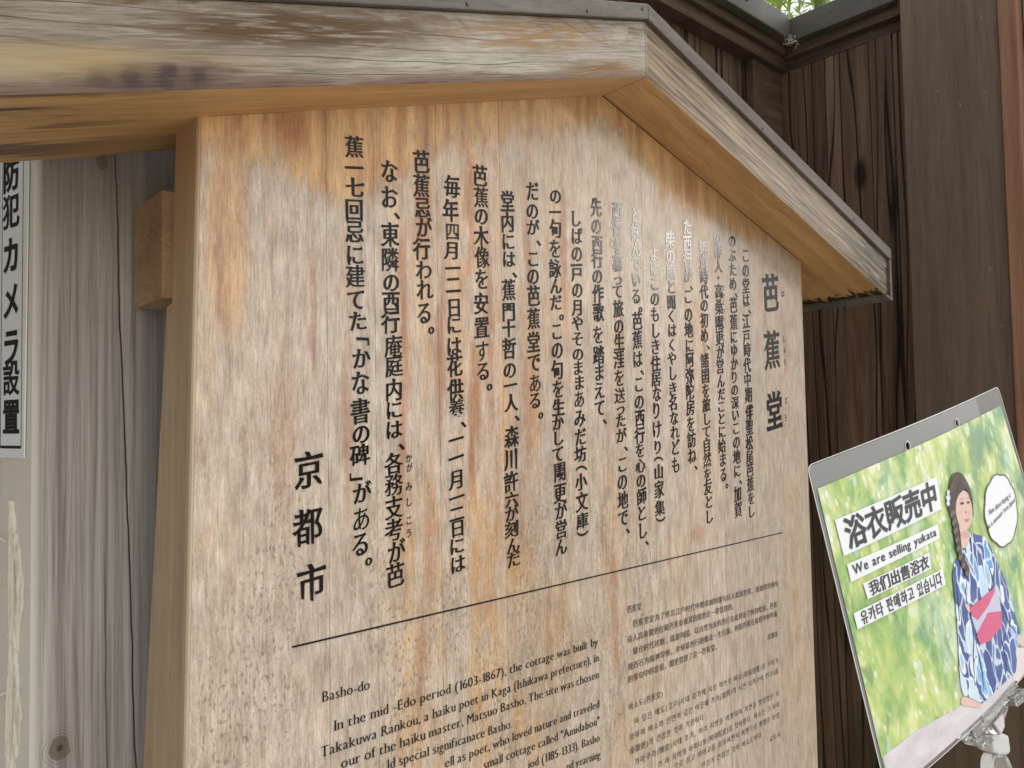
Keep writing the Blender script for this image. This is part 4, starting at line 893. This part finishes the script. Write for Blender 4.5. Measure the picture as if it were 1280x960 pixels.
def quad_text(s, q, fill=(.04, .96, .10, .90), ox=.03, oy=.03, parent=po, mat=dark, h=.0013, style='none', sp=None):
    q = [Vector(p) for p in q]; x = 0; X = []
    for ch in s:
        w = 1. if cjk(ch) else (.42 if ch == ' ' else adv(ch) * 1.04); X.append(x); x += w
    has_c = any(cjk(c) for c in s); lo, hi = (-.10, .82) if has_c else (-.19, .74)
    loops = []
    for i, ch in enumerate(s):
        if ch == ' ': continue
        for p in styled(ch, style, ox, oy):
            u = fill[0] + (fill[1] - fill[0]) * (X[i] + p[:, 0]) / x; v = 1 - (fill[2] + (fill[3] - fill[2]) * (p[:, 1] - lo) / (hi - lo))
            L = []
            for a, b in zip(u, v):
                r = q[0] * (1 - a) * (1 - b) + q[1] * a * (1 - b) + q[2] * a * b + q[3] * (1 - a) * b; L.append((r.x, r.y))
            loops.append(L)
    return flat('lettering', loops, h, mat, parent)
txt = ['浴衣販売中', 'We are selling yukata', '我们出售浴衣', '유카타 판매하고 있습니다']
for i in range(4):
    q = mm(PP['box'][i]); bn = flat('text_banner', [q], .0012, white, po)
    quad_text(txt[i], q, (.05, .97, .08, .92) if i != 1 else (.04, .97, .16, .88), *(((.034, .030) if i == 0 else (.026, .022) if i == 2 else (.022, .014))), h=.0015, parent=bn)
quad_text('How about buying it', P2('b1'), (0, 1, 0, 1), .022, .015, h=.0016, parent=bbl); quad_text('as a souvenir from Japan?', P2('b2'), (0, 1, 0, 1), .022, .015, h=.0016, parent=bbl)

# clear clip that grips the lower edge
cl = empty('clear_poster_clip', P_ORG, 'clear plastic clip and ball joint gripping the lower edge of the poster', 'clip')
cl.matrix_world = po.matrix_world.copy()
_g = G('clear_plastic'); _g.out((.93, .94, .92), .12, .6); _g.b.inputs['Transmission Weight'].default_value = .93; _g.b.inputs['IOR'].default_value = 1.46; M['clear'] = _g.mat
_g = G('frosted_plastic'); _g.out((.80, .80, .77), .35, .5); _g.b.inputs['Transmission Weight'].default_value = .25; M['frost'] = _g.mat
def thick(name, L, h0, h1, mat, bev=.0008):
    return link(name, prism([(a, b, h0) for a, b in L], (0, 0, h1 - h0), bevel=bev), mat, cl, local=True)
thick('jaw', P2('jaw'), .003, .0055, M['clear']); thick('jaw', [(a, b - .004) for a, b in P2('jaw')], -.006, -.0035, M['clear'])
thick('jaw_ridge', P2('jawridge'), .0056, .0075, M['clear'])
for i in range(2): thick('spring_knob', mm(PP['knobs'][i]), -.004, .009, M['clear'], .0012)
thick('bracket', P2('bracket'), -.002, .003, M['clear']); thick('bracket_rib', P2('brhole'), .0031, .0048, M['frost'], .0005)
thick('ball_joint', P2('ball'), -.011, .001, M['frost'], .0022); thick('link_arm', P2('link'), -.011, -.001, M['clear'], .0015)
# rod that carries the clip, down to the paving
lp = cl.matrix_world @ Vector((sum(a for a, b in P2('link')[4:6]) / 2, P2('link')[4][1], 0))
me = lathe([(.11, .0), (.11, .010), (.010, .016), (.006, .02), (.006, max(.1, lp.z)), (.004, lp.z + .004)], 20, 'z', (0, 0, 0))
ro = tag(link('clip_stand', me, plain('stand_steel', (.5, .5, .5), .3, .5, Metallic=.9)), 'slim metal stand with round foot carrying the clear clip', 'stand'); ro.location = (lp.x, lp.y, 0)
bpy.data.objects.remove(_to); bpy.data.curves.remove(_tc)
